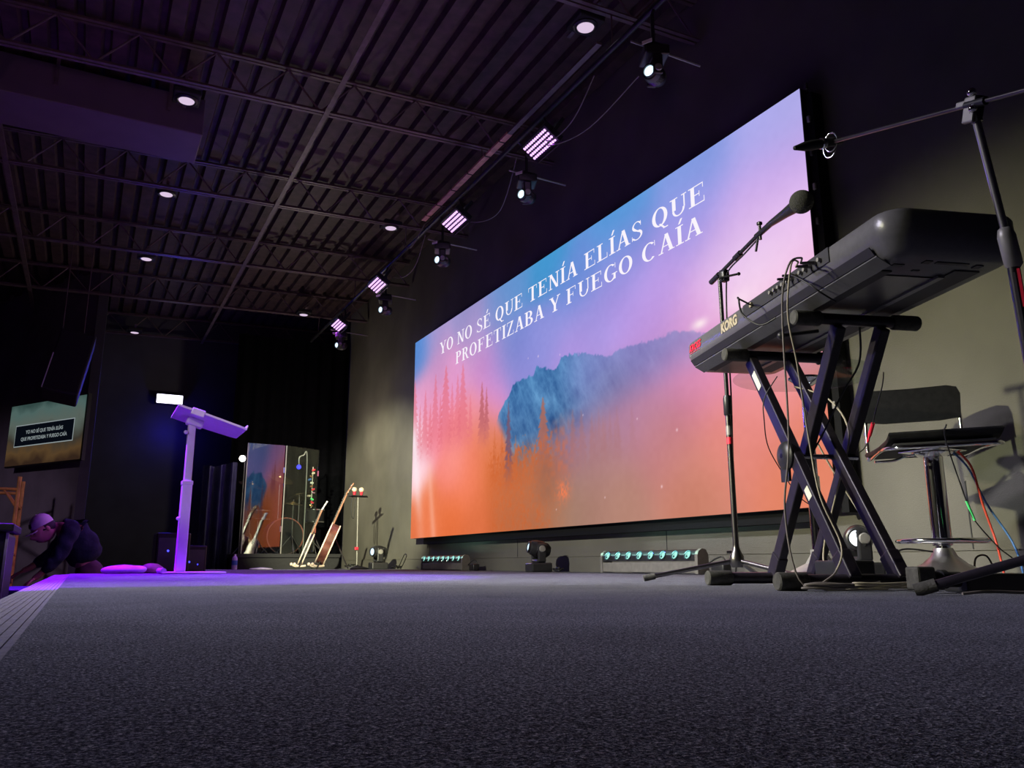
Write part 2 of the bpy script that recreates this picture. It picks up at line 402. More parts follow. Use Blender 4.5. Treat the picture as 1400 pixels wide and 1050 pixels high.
# downlights
def downlight(x, y, label):
    z = zc(x) - 0.012; t = thing('downlight', label, 'ceiling light', (x, y, z), group='round ceiling downlights')
    build('diffuser', MB().lathe([(0.0, -0.012), (0.035, -0.011), (0.062, -0.005), (0.066, 0.004)], (x, y, z)), M['lamp_dim'], t, True, 40)
    build('trim_ring', MB().lathe([(0.067, -0.004), (0.078, -0.008), (0.095, 0.002), (0.095, 0.012), (0.067, 0.012)], (x, y, z), loop=True), M['pipe'], t, True, 40)
    build('junction_box', MB().bevel_box((x, y, z + 0.04), (0.22, 0.22, 0.055), 0.012), M['blackm'], t, True)
    build('support_bar', MB().box((x, y + 0.0, z + 0.08), (0.03, 0.5, 0.02)), M['steel'], t, True)
for x, y, l in ((3.0, 4.55, 'round downlight nearest the top right corner of the ceiling'), (2.93, 8.82, 'round downlight above the second violet light panel'),
                (2.82, 12.8, 'small round downlight above the farthest violet panel'), (0.41, 6.86, 'largest round downlight at upper left beside the duct'),
                (0.42, 8.89, 'second round downlight down the left row'), (0.36, 11.05, 'third round downlight down the left row'), (0.42, 14.9, 'farthest round downlight near the blue glow')):
    downlight(x, y, l)
# lighting pipe and batten
PX, PZ = 3.10, 3.78
t = thing('lighting_pipe', 'long dark steel lighting pipe hung along the screen wall', 'pipe', (PX, 8, PZ))
build('rail', MB().tube((PX, 2.6, PZ), (PX, 13.4, PZ), 0.022), M['pipe'], t, True, 40)
for y in JY[1:-1]: build('hanger_rod', MB().tube((PX, y, PZ), (PX, y, zc(PX) + 0.0), 0.006, seg=6), M['steel'], t, True)
t = thing('strut_channel', 'flat strut channel beside the lighting pipe, warm toned far half', 'ceiling strut', (3.02, 6.2, 3.9))
build('channel', MB().box((3.02, 5.2, 3.83), (0.045, 1.6, 0.02)), M['steel'], t, True)
mb = MB().box((3.02, 6.9, 3.83), (0.055, 2.1, 0.022)); build('orange_lit_strip', mb, M['batten'], t, True, label='far part of the channel, coloured as lit orange')  # lit end of the channel, the orange light is in its colour
mb = MB()
for y in (6.0, 6.3, 6.7, 7.1, 7.5, 7.8): mb.box((3.02, y, 3.83), (0.062, 0.012, 0.03))
build('strap', mb, M['blackm'], t, True)
for k, pts in enumerate([[(3.1, 4.6, 3.70), (3.1, 4.9, 3.5), (3.07, 5.2, 3.45), (3.06, 5.36, 3.58)], [(3.14, 4.1, 3.42), (3.12, 4.7, 3.33), (3.1, 5.2, 3.42), (3.1, 5.5, 3.60)],
        [(3.12, 5.9, 3.65), (3.2, 6.4, 3.35), (3.16, 6.9, 3.42), (3.08, 7.1, 3.6)], [(3.1, 8.1, 3.72), (3.14, 8.5, 3.5), (3.13, 8.9, 3.48), (3.08, 9.3, 3.62)], [(3.05, 8.0, 3.80), (3.0, 8.3, 3.62), (3.0, 8.6, 3.80)]]):
    tag(build('power_cable', MB().path(pts, 0.005), M['cable'], smooth=60), ['thin cable drooping from pipe to the nearest violet panel', 'long thin cable running from the nearest hanging moving head', 'looped cable hanging between first and second violet panels', 'thin cable swag between second and third violet panels', 'short tangle of cable by the batten end'][k], 'cable')
# gantry of violet LED panels
def led_panel(x, y, z, label):
    R = axes((0, 1, 0), (0.83, 0, -0.55), (-0.55, 0, -0.83))
    t = thing('led_panel_light', label, 'stage light', (x, y, z), R, 'violet LED panel lights on the pipe')
    build('housing', MB().bevel_box((0, 0, -0.035), (0.41, 0.19, 0.06), 0.008), M['black'], t)
    for r in range(4):
        mb = MB()
        for k in range(12): mb.ball((-0.172 + k * 0.0313, -0.057 + r * 0.038, 0.001), 0.0128, (1, 1, 0.5), seg=10)
        build('led_row', mb, M['led_violet'], t, smooth=80)
    mb = MB()
    for s in (-1, 1): mb.box((s * 0.215, 0, -0.09), (0.006, 0.03, 0.2))
    mb.box((0, 0, -0.19), (0.436, 0.03, 0.006)); build('yoke', mb, M['pipe'], t)
    build('glare_lip', MB().box((0, 0.105, 0.005), (0.43, 0.004, 0.06)), M['black'], t)
    c = V((x, y, z)) + R @ V((0, 0, -0.19))
    build('clamp_rod', MB().tube(c, (PX, y, PZ), 0.012, seg=8), M['pipe'], t, True)
    l = add_light('led_panel_glow', 'AREA', V((x, y, z)) + R @ V((0, 0, 0.03)), V((x, y, z)) + R @ V((0, 0, 1)), 14, (0.42, 0.06, 1.0), 0.36, sy=0.15, spread=80)
    l.parent = t; l.matrix_parent_inverse = wm(t).inverted()
for x, y, z, l in ((3.06, 5.38, 3.5, 'nearest and largest violet LED panel light hung from the pipe'), (3.05, 7.15, 3.5, 'second violet LED panel light along the pipe'),
                   (2.96, 9.38, 3.5, 'third violet LED panel light along the pipe'), (3.01, 11.33, 3.5, 'farthest violet LED panel light, lowest in the photo')):
    led_panel(x, y, z, l)
# moving heads
def moving_head(label, loc, aim, scale=1.0, hang=False, lens='lens_lit', yaw=0.0, group=None, name='moving_head_light'):
    Rb = Matrix.Rotation(yaw, 3, 'Z')
    if hang: Rb = Rb @ Matrix.Rotation(PI, 3, 'X')
    t = thing(name, label, 'stage light', loc, Rb, group)
    s = scale; Rw = Rb.inverted() @ look(V(aim))
    build('base', MB().bevel_box((0, 0, 0.04 * s), (0.20 * s, 0.19 * s, 0.08 * s), 0.012 * s), M['black'], t)
    mb = MB().bevel_box((0, 0, 0.095 * s), (0.17 * s, 0.08 * s, 0.03 * s), 0.01 * s)
    for q in (-1, 1): mb.bevel_box((q * 0.088 * s, 0, 0.165 * s), (0.03 * s, 0.075 * s, 0.16 * s), 0.012 * s)
    build('yoke', mb, M['black'], t)
    c = V((0, 0, 0.20 * s))
    prof = [(0.0, -0.11), (0.04, -0.105), (0.062, -0.08), (0.07, -0.03), (0.07, 0.04), (0.06, 0.075), (0.05, 0.08), (0.05, 0.10), (0.042, 0.10), (0.040, 0.085)]
    h = build('head', MB().lathe([(r * s, z * s) for r, z in prof], c, Rw, 28), M['black'], t, smooth=35)
    build('lens', MB().lathe([(0.0, 0.100 * s), (0.022 * s, 0.097 * s), (0.040 * s, 0.088 * s), (0.0401 * s, 0.08 * s)], c, Rw, 24), M[lens], t, smooth=60)
    mb = MB()
    for k in range(5): mb.lathe([(0.0705 * s, -0.03 * s + k * 0.013 * s), (0.0735 * s, -0.027 * s + k * 0.013 * s), (0.0705 * s, -0.024 * s + k * 0.013 * s)], c, Rw, 28)
    build('cooling_fins', mb, M['darkchrome'], t)
    build('side_cap', MB().lathe([(0.0, 0.012 * s), (0.025 * s, 0.01 * s), (0.03 * s, 0.0)], V((0.103 * s, 0, 0.2 * s)), look((1, 0, 0)), 16).lathe([(0.0, 0.012 * s), (0.025 * s, 0.01 * s), (0.03 * s, 0.0)], V((-0.103 * s, 0, 0.2 * s)), look((-1, 0, 0)), 16), M['grey'], t, smooth=40)
    return t
hang = [(3.08, 3.85, 'nearest and largest hanging moving head light at top right'), (3.19, 5.85, 'hanging moving head light just under the nearest violet panel'), (3.13, 7.65, 'hanging moving head light under the second violet panel'),
        (3.15, 9.6, 'hanging moving head light under the third violet panel'), (3.12, 11.55, 'farthest hanging moving head light under the last violet panel')]
for x, y, l in hang:
    z = 3.44; sc_ = .9; t = moving_head(l, (x, y, z), (-0.86, -0.42, -0.12), sc_, True, yaw=1.2, group='hanging moving head lights')
    mb = MB().tube((x, y, z - 0.0), (x, y, PZ - 0.06), 0.014, seg=8).bevel_box((x, y, z + 0.015), (0.12, 0.12, 0.03), 0.004)
    mb.tube((x, y, PZ - 0.07), (PX, y, PZ), 0.012, seg=8)
    build('hook_clamp', mb, M['pipe'], t, True)
    build('side_arm', MB().tube((x - 0.15, y + 0.05, z + 0.06), (x + 0.42, y + 0.02, z + 0.03), 0.008, seg=6), M['grey'], t, True)
    build('name_plate', MB().box((x - 0.13, y - 0.1, z - 0.03), (0.004, 0.07, 0.025), Matrix.Rotation(0.5, 3, 'Z')), M['offwhite'], t, True, label='small white sticker')

# ------------------------------------------------------------------ LED wall
SX, SY0, SY1, SZ0, SZ1 = 3.80, 3.292, 10.205, 0.3945, 3.055
SW, SH = SY1 - SY0, SZ1 - SZ0
def uvp(u, v, dx=0.0): return V((SX - dx, SY1 - SW * u, SZ0 + SH * v))
ctl = [ # u, v, sRGB: hues of the projected picture
 (0.0,1.0,(75,135,210)),(0.03,0.93,(95,140,210)),(0.10,0.97,(165,150,205)),(0.12,0.80,(205,150,200)),(0.25,0.97,(150,145,200)),(0.28,0.84,(178,150,205)),(0.36,0.88,(120,145,205)),(0.42,0.98,(95,145,205)),
 (0.53,0.97,(62,148,205)),(0.71,0.98,(80,150,215)),(0.85,0.97,(125,155,225)),(0.96,0.96,(165,165,232)),(1.0,0.97,(178,175,235)),(0.60,0.83,(105,140,215)),(0.72,0.82,(140,145,222)),(0.85,0.83,(160,150,228)),(0.95,0.80,(195,165,235)),(1.0,0.80,(205,170,235)),
 (0.05,0.70,(235,160,200)),(0.13,0.62,(240,155,195)),(0.22,0.72,(228,155,205)),(0.32,0.72,(215,150,210)),(0.345,0.66,(205,140,210)),(0.385,0.70,(115,140,210)),(0.45,0.68,(125,140,215)),(0.53,0.70,(145,145,220)),(0.62,0.66,(160,150,225)),(0.71,0.66,(172,150,228)),(0.78,0.66,(188,155,230)),(0.90,0.70,(215,175,235)),(0.95,0.70,(235,190,240)),(1.0,0.66,(240,200,240)),
 (0.36,0.54,(232,150,215)),(0.45,0.60,(150,140,215)),(0.60,0.58,(185,150,225)),(0.75,0.57,(200,155,230)),(0.85,0.54,(235,185,235)),(0.92,0.57,(250,225,245)),(0.94,0.62,(248,222,245)),(1.0,0.52,(250,190,225)),
 (0.0,0.50,(255,225,240)),(0.03,0.35,(255,215,225)),(0.10,0.50,(248,150,165)),(0.20,0.43,(250,140,145)),(0.28,0.50,(245,150,165)),(0.20,0.30,(250,135,120)),(0.28,0.36,(240,125,95)),(0.33,0.40,(225,130,90)),(0.35,0.28,(225,120,70)),
 (0.08,0.12,(238,125,80)),(0.0,0.02,(232,120,75)),(0.26,0.25,(246,130,95)),(0.20,0.10,(232,115,65)),(0.30,0.06,(225,115,70)),(0.42,0.18,(185,110,75)),(0.42,0.07,(185,118,85)),(0.48,0.06,(165,125,105)),(0.55,0.05,(165,128,108)),(0.62,0.12,(170,128,110)),(0.70,0.07,(178,130,112)),(0.82,0.05,(202,130,106)),(0.97,0.05,(226,130,98)),(1.0,0.15,(230,134,108)),
 (0.88,0.19,(226,134,120)),(0.93,0.26,(240,146,144)),(0.83,0.36,(222,138,165)),(0.89,0.41,(235,145,185)),(0.95,0.42,(248,165,200)),(0.77,0.44,(178,135,190)),(0.70,0.34,(170,128,165)),(0.65,0.22,(175,125,130)),(0.60,0.30,(150,120,160)),(0.53,0.30,(140,120,150)),(0.78,0.20,(200,128,125)),(0.75,0.28,(185,125,145)),(0.5,0.2,(170,115,85)),(0.83,0.47,(215,150,215)),
]
def lin(c): c = np.asarray(c, float) / 255; return np.where(c <= 0.04045, c / 12.92, ((c + 0.055) / 1.055) ** 2.4)
def screen_grid():
    nu, nv = 940, 330
    U, W = np.meshgrid(np.linspace(0, 1, nu), np.linspace(0, 1, nv))
    num = np.zeros((nv, nu, 3)); den = np.zeros((nv, nu))
    for u, v, c in ctl:
        dd = ((U - u) * 2.3) ** 2 + (W - v) ** 2
        k = np.exp(-dd / 0.014) + 0.02 / (dd + 0.02) ** 2 * 0.002
        num += k[..., None] * np.array(c, float); den += k
    I = num / den[..., None]
    rng = np.random.RandomState(3)
    def vnoise(fu, fv, seed):
        r = np.random.RandomState(seed); g = r.rand(int(fv) + 2, int(fu) + 2)
        x = U * fu; y = W * fv; xi = x.astype(int); yi = y.astype(int); tx = x - xi; ty = y - yi
        tx = tx * tx * (3 - 2 * tx); ty = ty * ty * (3 - 2 * ty)
        return (g[yi, xi] * (1 - tx) + g[yi, xi + 1] * tx) * (1 - ty) + (g[yi + 1, xi] * (1 - tx) + g[yi + 1, xi + 1] * tx) * ty
    n1 = vnoise(60, 26, 1); n2 = vnoise(150, 60, 2); n3 = vnoise(320, 120, 4); n4 = vnoise(16, 7, 9)
    def mix(mask, col): 
        nonlocal I
        I = I * (1 - mask[..., None]) + np.asarray(col, float) * mask[..., None]
    sm = lambda x: np.clip(x, 0, 1) ** 2 * (3 - 2 * np.clip(x, 0, 1))
    # mountain
    mu = [0.355,0.378,0.398,0.410,0.422,0.433,0.450,0.462,0.472,0.485,0.494,0.510,0.530,0.545,0.555,0.563,0.585,0.61,0.635,0.655,0.670,0.686,0.701,0.73,0.757,0.78,0.803,0.824,0.848,0.88,0.93,1.0]
    mv = [0.40,0.480,0.515,0.530,0.562,0.577,0.572,0.566,0.575,0.568,0.600,0.585,0.572,0.556,0.566,0.592,0.590,0.578,0.560,0.545,0.532,0.529,0.541,0.535,0.526,0.527,0.526,0.514,0.488,0.46,0.44,0.42]
    top = np.interp(U, mu, mv) + (n3 - 0.5) * 0.008 + (n2 - 0.5) * 0.010
    inside = sm((top - W) / 0.008)
    left = sm((U - 0.355 - np.clip(0.45 - W, 0, 1) * 0.30) / 0.03)
    low = sm((W - 0.20 + (U - 0.42) * -0.25 + (n2 - 0.5) * 0.08) / 0.16)
    fade = np.interp(U, [0.3, 0.55, 0.62, 0.72, 0.85, 0.95], [0.97, 0.92, 0.66, 0.40, 0.24, 0.0])
    lowf = sm((W - np.interp(U, [0.4, 0.6, 0.8], [0.18, 0.26, 0.36])) / 0.16)
    def rn(X, Y, seed):
        r = np.random.RandomState(seed); g = r.rand(128, 128); xi = np.floor(X).astype(int); yi = np.floor(Y).astype(int); tx = X - xi; ty = Y - yi
        tx = tx * tx * (3 - 2 * tx); ty = ty * ty * (3 - 2 * ty); a_ = lambda i, j: g[(yi + j) % 128, (xi + i) % 128]
        return (a_(0, 0) * (1 - tx) + a_(1, 0) * tx) * (1 - ty) + (a_(0, 1) * (1 - tx) + a_(1, 1) * tx) * ty
    XX, YY = U * 2.6 * 9 + W * 6, W * 9 * 0.55 - U * 2.6 * 2
    rid = sum((1 - np.abs(2 * rn(XX * f_, YY * f_, 20 + q_) - 1)) * a_ for q_, (f_, a_) in enumerate(((1, .5), (2.1, .3), (4.3, .2), (8.7, .15), (17, .1))))
    tex = (rid - 0.72) * 95
    blue = np.stack([66 + tex * 0.75, 116 + tex * 0.9, 168 + tex * 0.8], -1) + ((W - 0.42) * 110)[..., None] * np.array([0.1, 0.45, 0.4])
    mk = inside * left * fade * lowf
    I = I * (1 - mk[..., None]) + blue * mk[..., None]
    mk = inside * left * lowf * sm((U - 0.56) / 0.1) * 0.35 * (1 - sm((U - 0.84) / 0.08)); mix(mk, (128, 122, 185))
    # forest band
    trees = [(0.004,0.80,.030,.55),(0.035,0.66,.022,.5),(0.062,0.72,.026,.5),(0.088,0.64,.022,.5),(0.112,0.775,.026,.5),(0.137,0.66,.022,.5),(0.161,0.79,.034,.6),(0.19,0.69,.022,.5),(0.214,0.72,.024,.5),(0.236,0.755,.030,.55),(0.268,0.60,.020,.45),
             (0.313,0.63,.022,.8),(0.330,0.60,.018,.8),(0.36,0.42,.016,.5),(0.385,0.40,.018,.5),(0.407,0.50,.018,.9),(0.43,0.36,.016,.6),(0.455,0.30,.016,.6),(0.48,0.28,.016,.5),(0.512,0.47,.030,.9),(0.545,0.27,.016,.5),(0.565,0.31,.016,.5),(0.59,0.39,.022,.38),(0.611,0.38,.022,.38),(0.635,0.36,.018,.3),(0.66,0.34,.018,.28),(0.69,0.36,.018,.2),(0.72,0.35,.018,.16)]
    for k in range(34): trees.append((0.345 + k * 0.0105 + rng.rand() * 0.006, 0.24 + rng.rand() * 0.09 + (0.05 if k > 16 else 0), 0.010 + rng.rand() * 0.006, .45 if k < 20 else .2))
    for (tu, tv, tw, al) in trees:
        hgt = (tv - W); base = 0.14 if tu > 0.33 else 0.33
        ln = 0.34 if tu < 0.30 else 0.30
        ph = rng.rand(); side = np.where(U > tu, 0.37, 0.0)
        teeth = ((hgt * 30 + ph + side) % 1.0)
        wd = tw * (0.06 + np.clip(hgt / ln, 0, 1) ** 0.8) * (0.55 + 0.45 * teeth) * (0.85 + 0.3 * n3)
        mk = sm((wd - np.abs(U - tu)) / 0.006 + 0.3) * (hgt > 0) * sm((W - base) / 0.16)
        if tu < 0.30: c = (228, 112, 128)
        elif tu < 0.345: c = (188, 100, 108)
        elif abs(tu - 0.407) < .006: c = (118, 88, 112)
        elif tu < 0.50: c = (205, 108, 66)
        elif abs(tu - 0.512) < .006: c = (168, 104, 92)
        else: c = (172, 112, 108)
        mix(mk * al, c)
    mk = sm((0.32 + (n3 - 0.5) * 0.10 + (n2 - .5) * .08 - W) / 0.08) * sm((U - 0.31) / 0.05) * (1 - sm((U - 0.48) / 0.12)); mix(mk * (0.40 + 0.5 * n3 * n2), (205, 98, 48))
    # dark water reflection and sparkle
    mk = np.exp(-((U - 0.515) / 0.03) ** 2) * sm((0.3 - W) / 0.1) * sm((W - 0.05) / 0.08) * 0.55; mix(mk, (150, 100, 80))
    mk = np.exp(-((U - 0.563) / 0.016) ** 2 - ((W - 0.12) / 0.035) ** 2) * n3 * 1.4; mix(np.clip(mk, 0, 1) * 0.8, (255, 130, 85))
    mk = np.exp(-((U - 0.56) / 0.03) ** 2) * sm((0.42 - W) / 0.1) * sm((W - 0.13) / 0.06) * n2 * 0.35; mix(mk, (235, 110, 60))
    # flares
    mk = np.exp(-((U - 0.004 - (0.5 - W) * 0.10 * (W < 0.5)) / 0.018) ** 2) * sm((0.62 - W) / 0.15) * np.clip(W * 2.2, 0.15, 1); mix(mk * 0.9, (255, 238, 245))
    mk = np.exp(-((U - 0.075 - (0.5 - W) * 0.08) / 0.012) ** 2) * sm((0.42 - W) / 0.2) * 0.45; mix(mk, (255, 190, 170))
    mk = np.exp(-((U - 0.20) / 0.06) ** 2 - ((W - 0.33) / 0.12) ** 2) * 0.35; mix(mk, (255, 165, 155))
    mk = np.exp(-((U - 0.905) / 0.025) ** 2 - ((W - 0.535) / 0.03) ** 2); mix(mk * 0.5, (255, 235, 245))
    mk = np.exp(-((U - 0.845) / 0.012) ** 2 - ((W - 0.515) / 0.014) ** 2); mix(mk * 0.9, (255, 235, 240))
    for a, b, r in ((0.50, 0.63, .003), (0.47, 0.64, .002), (0.615, 0.36, .002), (0.80, 0.24, .003), (0.73, 0.30, .002), (0.545, 0.06, .002), (0.66, 0.08, .002), (0.77, 0.09, .003), (0.56, 0.60, .002)):
        mix(np.exp(-((U - a) / (r * .5)) ** 2 - ((W - b) / (r * 1.3)) ** 2) * .7, (255, 225, 235))
    ridx = (n4 - 0.5)[..., None] * 8; I = I + ridx + (n2 - 0.5)[..., None] * 3
    col = lin(np.clip(I, 0, 255))
    co = np.empty((nv, nu, 3)); co[..., 0] = SX; co[..., 1] = SY1 - SW * U; co[..., 2] = SZ0 + SH * W
    me = bpy.data.meshes.new('display_face')
    nvt = nu * nv; me.vertices.add(nvt); me.vertices.foreach_set('co', co.reshape(-1))
    idx = np.arange(nvt).reshape(nv, nu)
    q = np.stack([idx[:-1, :-1], idx[1:, :-1], idx[1:, 1:], idx[:-1, 1:]], -1).reshape(-1, 4)
    me.loops.add(q.size); me.loops.foreach_set('vertex_index', q.reshape(-1).astype(np.int32))
    me.polygons.add(len(q)); me.polygons.foreach_set('loop_start', np.arange(0, q.size, 4, dtype=np.int32))
    me.update(calc_edges=True)
    at = me.color_attributes.new('picture', 'FLOAT_COLOR', 'POINT')
    rgba = np.ones((nvt, 4), np.float32); rgba[:, :3] = col.reshape(-1, 3); at.data.foreach_set('color', rgba.reshape(-1))
    return me
mt, nt, p = nodes_of('led_wall_picture'); nt.nodes.remove(p)
at = nt.nodes.new('ShaderNodeVertexColor'); at.layer_name = 'picture'
em = nt.nodes.new('ShaderNodeEmission'); em.inputs[1].default_value = 1.0
nt.links.new(at.outputs[0], em.inputs[0]); nt.links.new(em.outputs[0], nt.nodes['Material Output'].inputs[0])
mt.cycles.emission_sampling = 'NONE'
scr = thing('led_wall_screen', 'huge LED wall showing a pink and blue mountain scene with white lyrics', 'screen', (SX, (SY0 + SY1) / 2, SZ0))
me = screen_grid(); me.transform(wm(scr).inverted()); me.materials.append(mt)
o = bpy.data.objects.new('display_face', me); COL.objects.link(o); o.parent = scr
yc = (SY0 + SY1) / 2
mb = MB().box((SX + 0.045, yc, (SZ0 + SZ1) / 2), (0.08, SW, SH)); build('cabinet_body', mb, M['blackm'], scr, True)
mb = MB().box((SX + 0.10, yc - 0.05, SZ0 - 0.035), (0.09, SW - 0.55, 0.09)); build('support_frame', mb, M['frame'], scr, True)
mb = MB().box((SX + 0.085, SY0 - 0.028, (SZ0 + SZ1) / 2 - 0.04), (0.09, 0.055, SH + 0.0)); build('side_frame', mb, M['frame'], scr, True)
for k in range(12):
    z = SZ0 + 0.12 + k * 0.232
    build('latch', MB().bevel_box((SX + 0.035, SY0 - 0.022, z), (0.02, 0.022, 0.045), 0.004), M['rubber'] if k % 2 else M['grey'], scr, True)
# serif lyric letters, drawn as strokes (unit cap height)
TK, TN, SF = 0.175, 0.062, 0.052
def g_box(P, x0, x1, y0, y1): P.append([(x0, y0), (x1, y0), (x1, y1), (x0, y1)])
def g_stem(P, x, w=TK, y0=0, y1=1, s0=True, s1=True, e=0.10):
    g_box(P, x, x + w, y0, y1)
    if s0: g_box(P, x - e, x + w + e, y0, y0 + SF)
    if s1: g_box(P, x - e, x + w + e, y1 - SF, y1)
def g_diag(P, xa, ya, xb, yb, w):
    P.append([(xa, ya), (xa + w, ya), (xb + w, yb), (xb, yb)])
def g_arc(P, cx, cy, rx, ry, a0, a1, tk=TK, tn=TN, n=24):
    for i in range(n):
        q = []
        for a, s in ((a0 + (a1 - a0) * i / n, 0), (a0 + (a1 - a0) * (i + 1) / n, 0), (a0 + (a1 - a0) * (i + 1) / n, 1), (a0 + (a1 - a0) * i / n, 1)):
            r = math.radians(a); q.append((cx + (rx - s * tk) * math.cos(r), cy + (ry - s * tn) * math.sin(r)))
        P.append(q)
def glyph(ch):
    P = []; acc = ch in 'ÉÍ'; b = {'É': 'E', 'Í': 'I'}.get(ch, ch)
    if b == 'I': g_stem(P, 0.12); W = 0.40
    elif b in 'EF':
        g_stem(P, 0.12, s1=False, s0=(b == 'F')); g_box(P, 0.02, 0.70, 1 - SF, 1); g_box(P, 0.67, 0.70, 0.74, 1); g_box(P, 0.2, 0.52, 0.5, 0.5 + SF); g_box(P, 0.50, 0.53, 0.38, 0.66)
        if b == 'E': g_box(P, 0.02, 0.74, 0, SF); g_box(P, 0.71, 0.74, 0, 0.28)
        W = 0.80
    elif b == 'L': g_stem(P, 0.12, s0=False); g_box(P, 0.02, 0.68, 0, SF); g_box(P, 0.65, 0.68, 0, 0.3); W = 0.72
    elif b == 'T': g_stem(P, 0.31, s1=False); g_box(P, 0.03, 0.75, 1 - SF, 1); g_box(P, 0.03, 0.06, 0.72, 1); g_box(P, 0.72, 0.75, 0.72, 1); W = 0.78
    elif b == 'N': g_stem(P, 0.13, TN + .01); g_stem(P, 0.68, TN + .01, s0=False); g_diag(P, 0.10, 1, 0.60, 0, 0.17); g_box(P, 0.0, 0.2, 1 - SF, 1); W = 0.86
    elif b == 'Y': g_stem(P, 0.33, y1=0.45, s1=False); g_diag(P, 0.33, 0.42, 0.06, 1, TK); g_diag(P, 0.43, 0.42, 0.68, 1, TN + .01); g_box(P, -0.02, 0.30, 1 - SF, 1); g_box(P, 0.58, 0.84, 1 - SF, 1); W = 0.82
    elif b == 'A': g_diag(P, 0.10, 0, 0.37, 1, TN + .01); g_diag(P, 0.58, 0, 0.34, 1, TK); g_box(P, 0.20, 0.62, 0.32, 0.32 + SF); g_box(P, 0.0, 0.25, 0, SF); g_box(P, 0.50, 0.82, 0, SF); W = 0.82
    elif b == 'U': g_stem(P, 0.12, y0=0.35, s0=False); g_box(P, 0.68, 0.68 + TN, 0.33, 1); g_box(P, 0.58, 0.83, 1 - SF, 1); g_arc(P, 0.425, 0.34, 0.305, 0.36, 180, 360, 0.10, 0.06); W = 0.84
    elif b in 'OQ':
        g_arc(P, 0.44, 0.5, 0.40, 0.52, 0, 360)
        if b == 'Q': g_diag(P, 0.62, -0.20, 0.38, 0.12, 0.10); g_box(P, 0.60, 0.84, -0.22, -0.16)
        W = 0.90
    elif b in 'CG':
        g_arc(P, 0.44, 0.5, 0.40, 0.52, 48, 312)
        g_box(P, 0.72, 0.75, 0.70, 1.0)
        if b == 'G': g_stem(P, 0.62, 0.13, 0.05, 0.42, s0=False)
        W = 0.86
    elif b == 'S':
        g_arc(P, 0.34, 0.75, 0.26, 0.27, 20, 180, 0.09, 0.05); g_arc(P, 0.34, 0.25, 0.30, 0.27, -160, 0, 0.10, 0.05)
        g_arc(P, 0.34, 0.75, 0.26, 0.25, 180, 250, 0.12, 0.12); g_arc(P, 0.34, 0.25, 0.30, 0.27, 0, 70, 0.12, 0.12); g_diag(P, 0.42, 0.42, 0.22, 0.52, 0.12)
        g_diag(P, 0.40, 0.40, 0.16, 0.60, 0.12); g_box(P, 0.54, 0.57, 0.72, 0.98); g_box(P, 0.05, 0.08, 0.02, 0.28); W = 0.68
    elif b in 'PRB':
        g_stem(P, 0.12); g_arc(P, 0.40, 0.75, 0.28, 0.25, -90, 90); g_box(P, 0.2, 0.40, 1 - TN, 1); g_box(P, 0.2, 0.40, 0.5, 0.5 + TN); W = 0.72
        if b == 'R': g_diag(P, 0.62, 0, 0.40, 0.5, 0.15); g_box(P, 0.62, 0.86, 0, SF); W = 0.84
        if b == 'B': g_arc(P, 0.42, 0.26, 0.32, 0.26, -90, 90); g_box(P, 0.1, 0.42, 0, TN); W = 0.80
    elif b == 'Z': g_box(P, 0.06, 0.66, 1 - SF, 1); g_box(P, 0.04, 0.68, 0, SF); g_diag(P, 0.04, 0, 0.50, 1, 0.16); g_box(P, 0.06, 0.09, 0.74, 1); g_box(P, 0.65, 0.68, 0, 0.28); W = 0.74
    else: W = 0.34
    if acc: cx = 0.20 if b == 'I' else 0.36; g_diag(P, cx - 0.04, 1.10, cx + 0.08, 1.36, 0.10)
    return P, W
def lyric_line(name, s, u0, u1, v0, v1, lab):
    words = s.split(' '); gs = [[glyph(c) for c in w_] for w_ in words]
    tot = sum(g[1] + 0.06 for w_ in gs for g in w_) - 0.06 + 0.40 * (len(words) - 1); k = (u1 - u0) / tot; x = 0
    for w_ in gs:
        mb = MB()
        for P, W in w_:
            for q in P: mb.quad(*[uvp(u0 + (x + a) * k, v0 + b * (v1 - v0), 0.004) for a, b in q])
            x += W + 0.06
        x += 0.40
        build('lyric_word', mb, M['text'], scr, True, label=lab)
lyric_line('lyric_line', 'YO NO SÉ QUE TENÍA ELÍAS QUE', 0.131, 0.866, 0.857, 0.915, 'upper line of white serif lyrics')
lyric_line('lyric_line', 'PROFETIZABA Y FUEGO CAÍA', 0.204, 0.858, 0.768, 0.824, 'lower line of white serif lyrics')
# ------------------------------------------------------------------ keyboard on its X stand
AH = V((0.952, -0.307, 0)); LH = V((0.307, 0.952, 0))
def K(a, l, z): return AH * a + LH * l + V((0, 0, z))
def rrect(a0, a1, l0, l1, r, z, n=6):
    pts = []
    for (ca, cl, s) in ((a1 - r, l1 - r, 0), (a0 + r, l1 - r, 90), (a0 + r, l0 + r, 180), (a1 - r, l0 + r, 270)):
        for k in range(n + 1):
            t = math.radians(s + 90 * k / n); pts.append(K(ca + r * math.cos(t), cl + r * math.sin(t), z))
    return pts
def loft(mb, rings):
    n = len(rings[0]); vs = [p for r in rings for p in r]
    f = [(j * n + i, j * n + (i + 1) % n, (j + 1) * n + (i + 1) % n, (j + 1) * n + i) for j in range(len(rings) - 1) for i in range(n)]
    f += [tuple(range(n))[::-1], tuple(range((len(rings) - 1) * n, len(rings) * n))]
    mb._add(vs, f); return mb
kb = thing('stage_keyboard', 'long grey stage keyboard seen from behind, resting on the black X stand', 'keyboard', K(1.40, 2.33, 0.81), axes(AH, LH, (0, 0, 1)))
A0, A1, L0, L1 = 1.21, 1.59, 1.655, 3.0
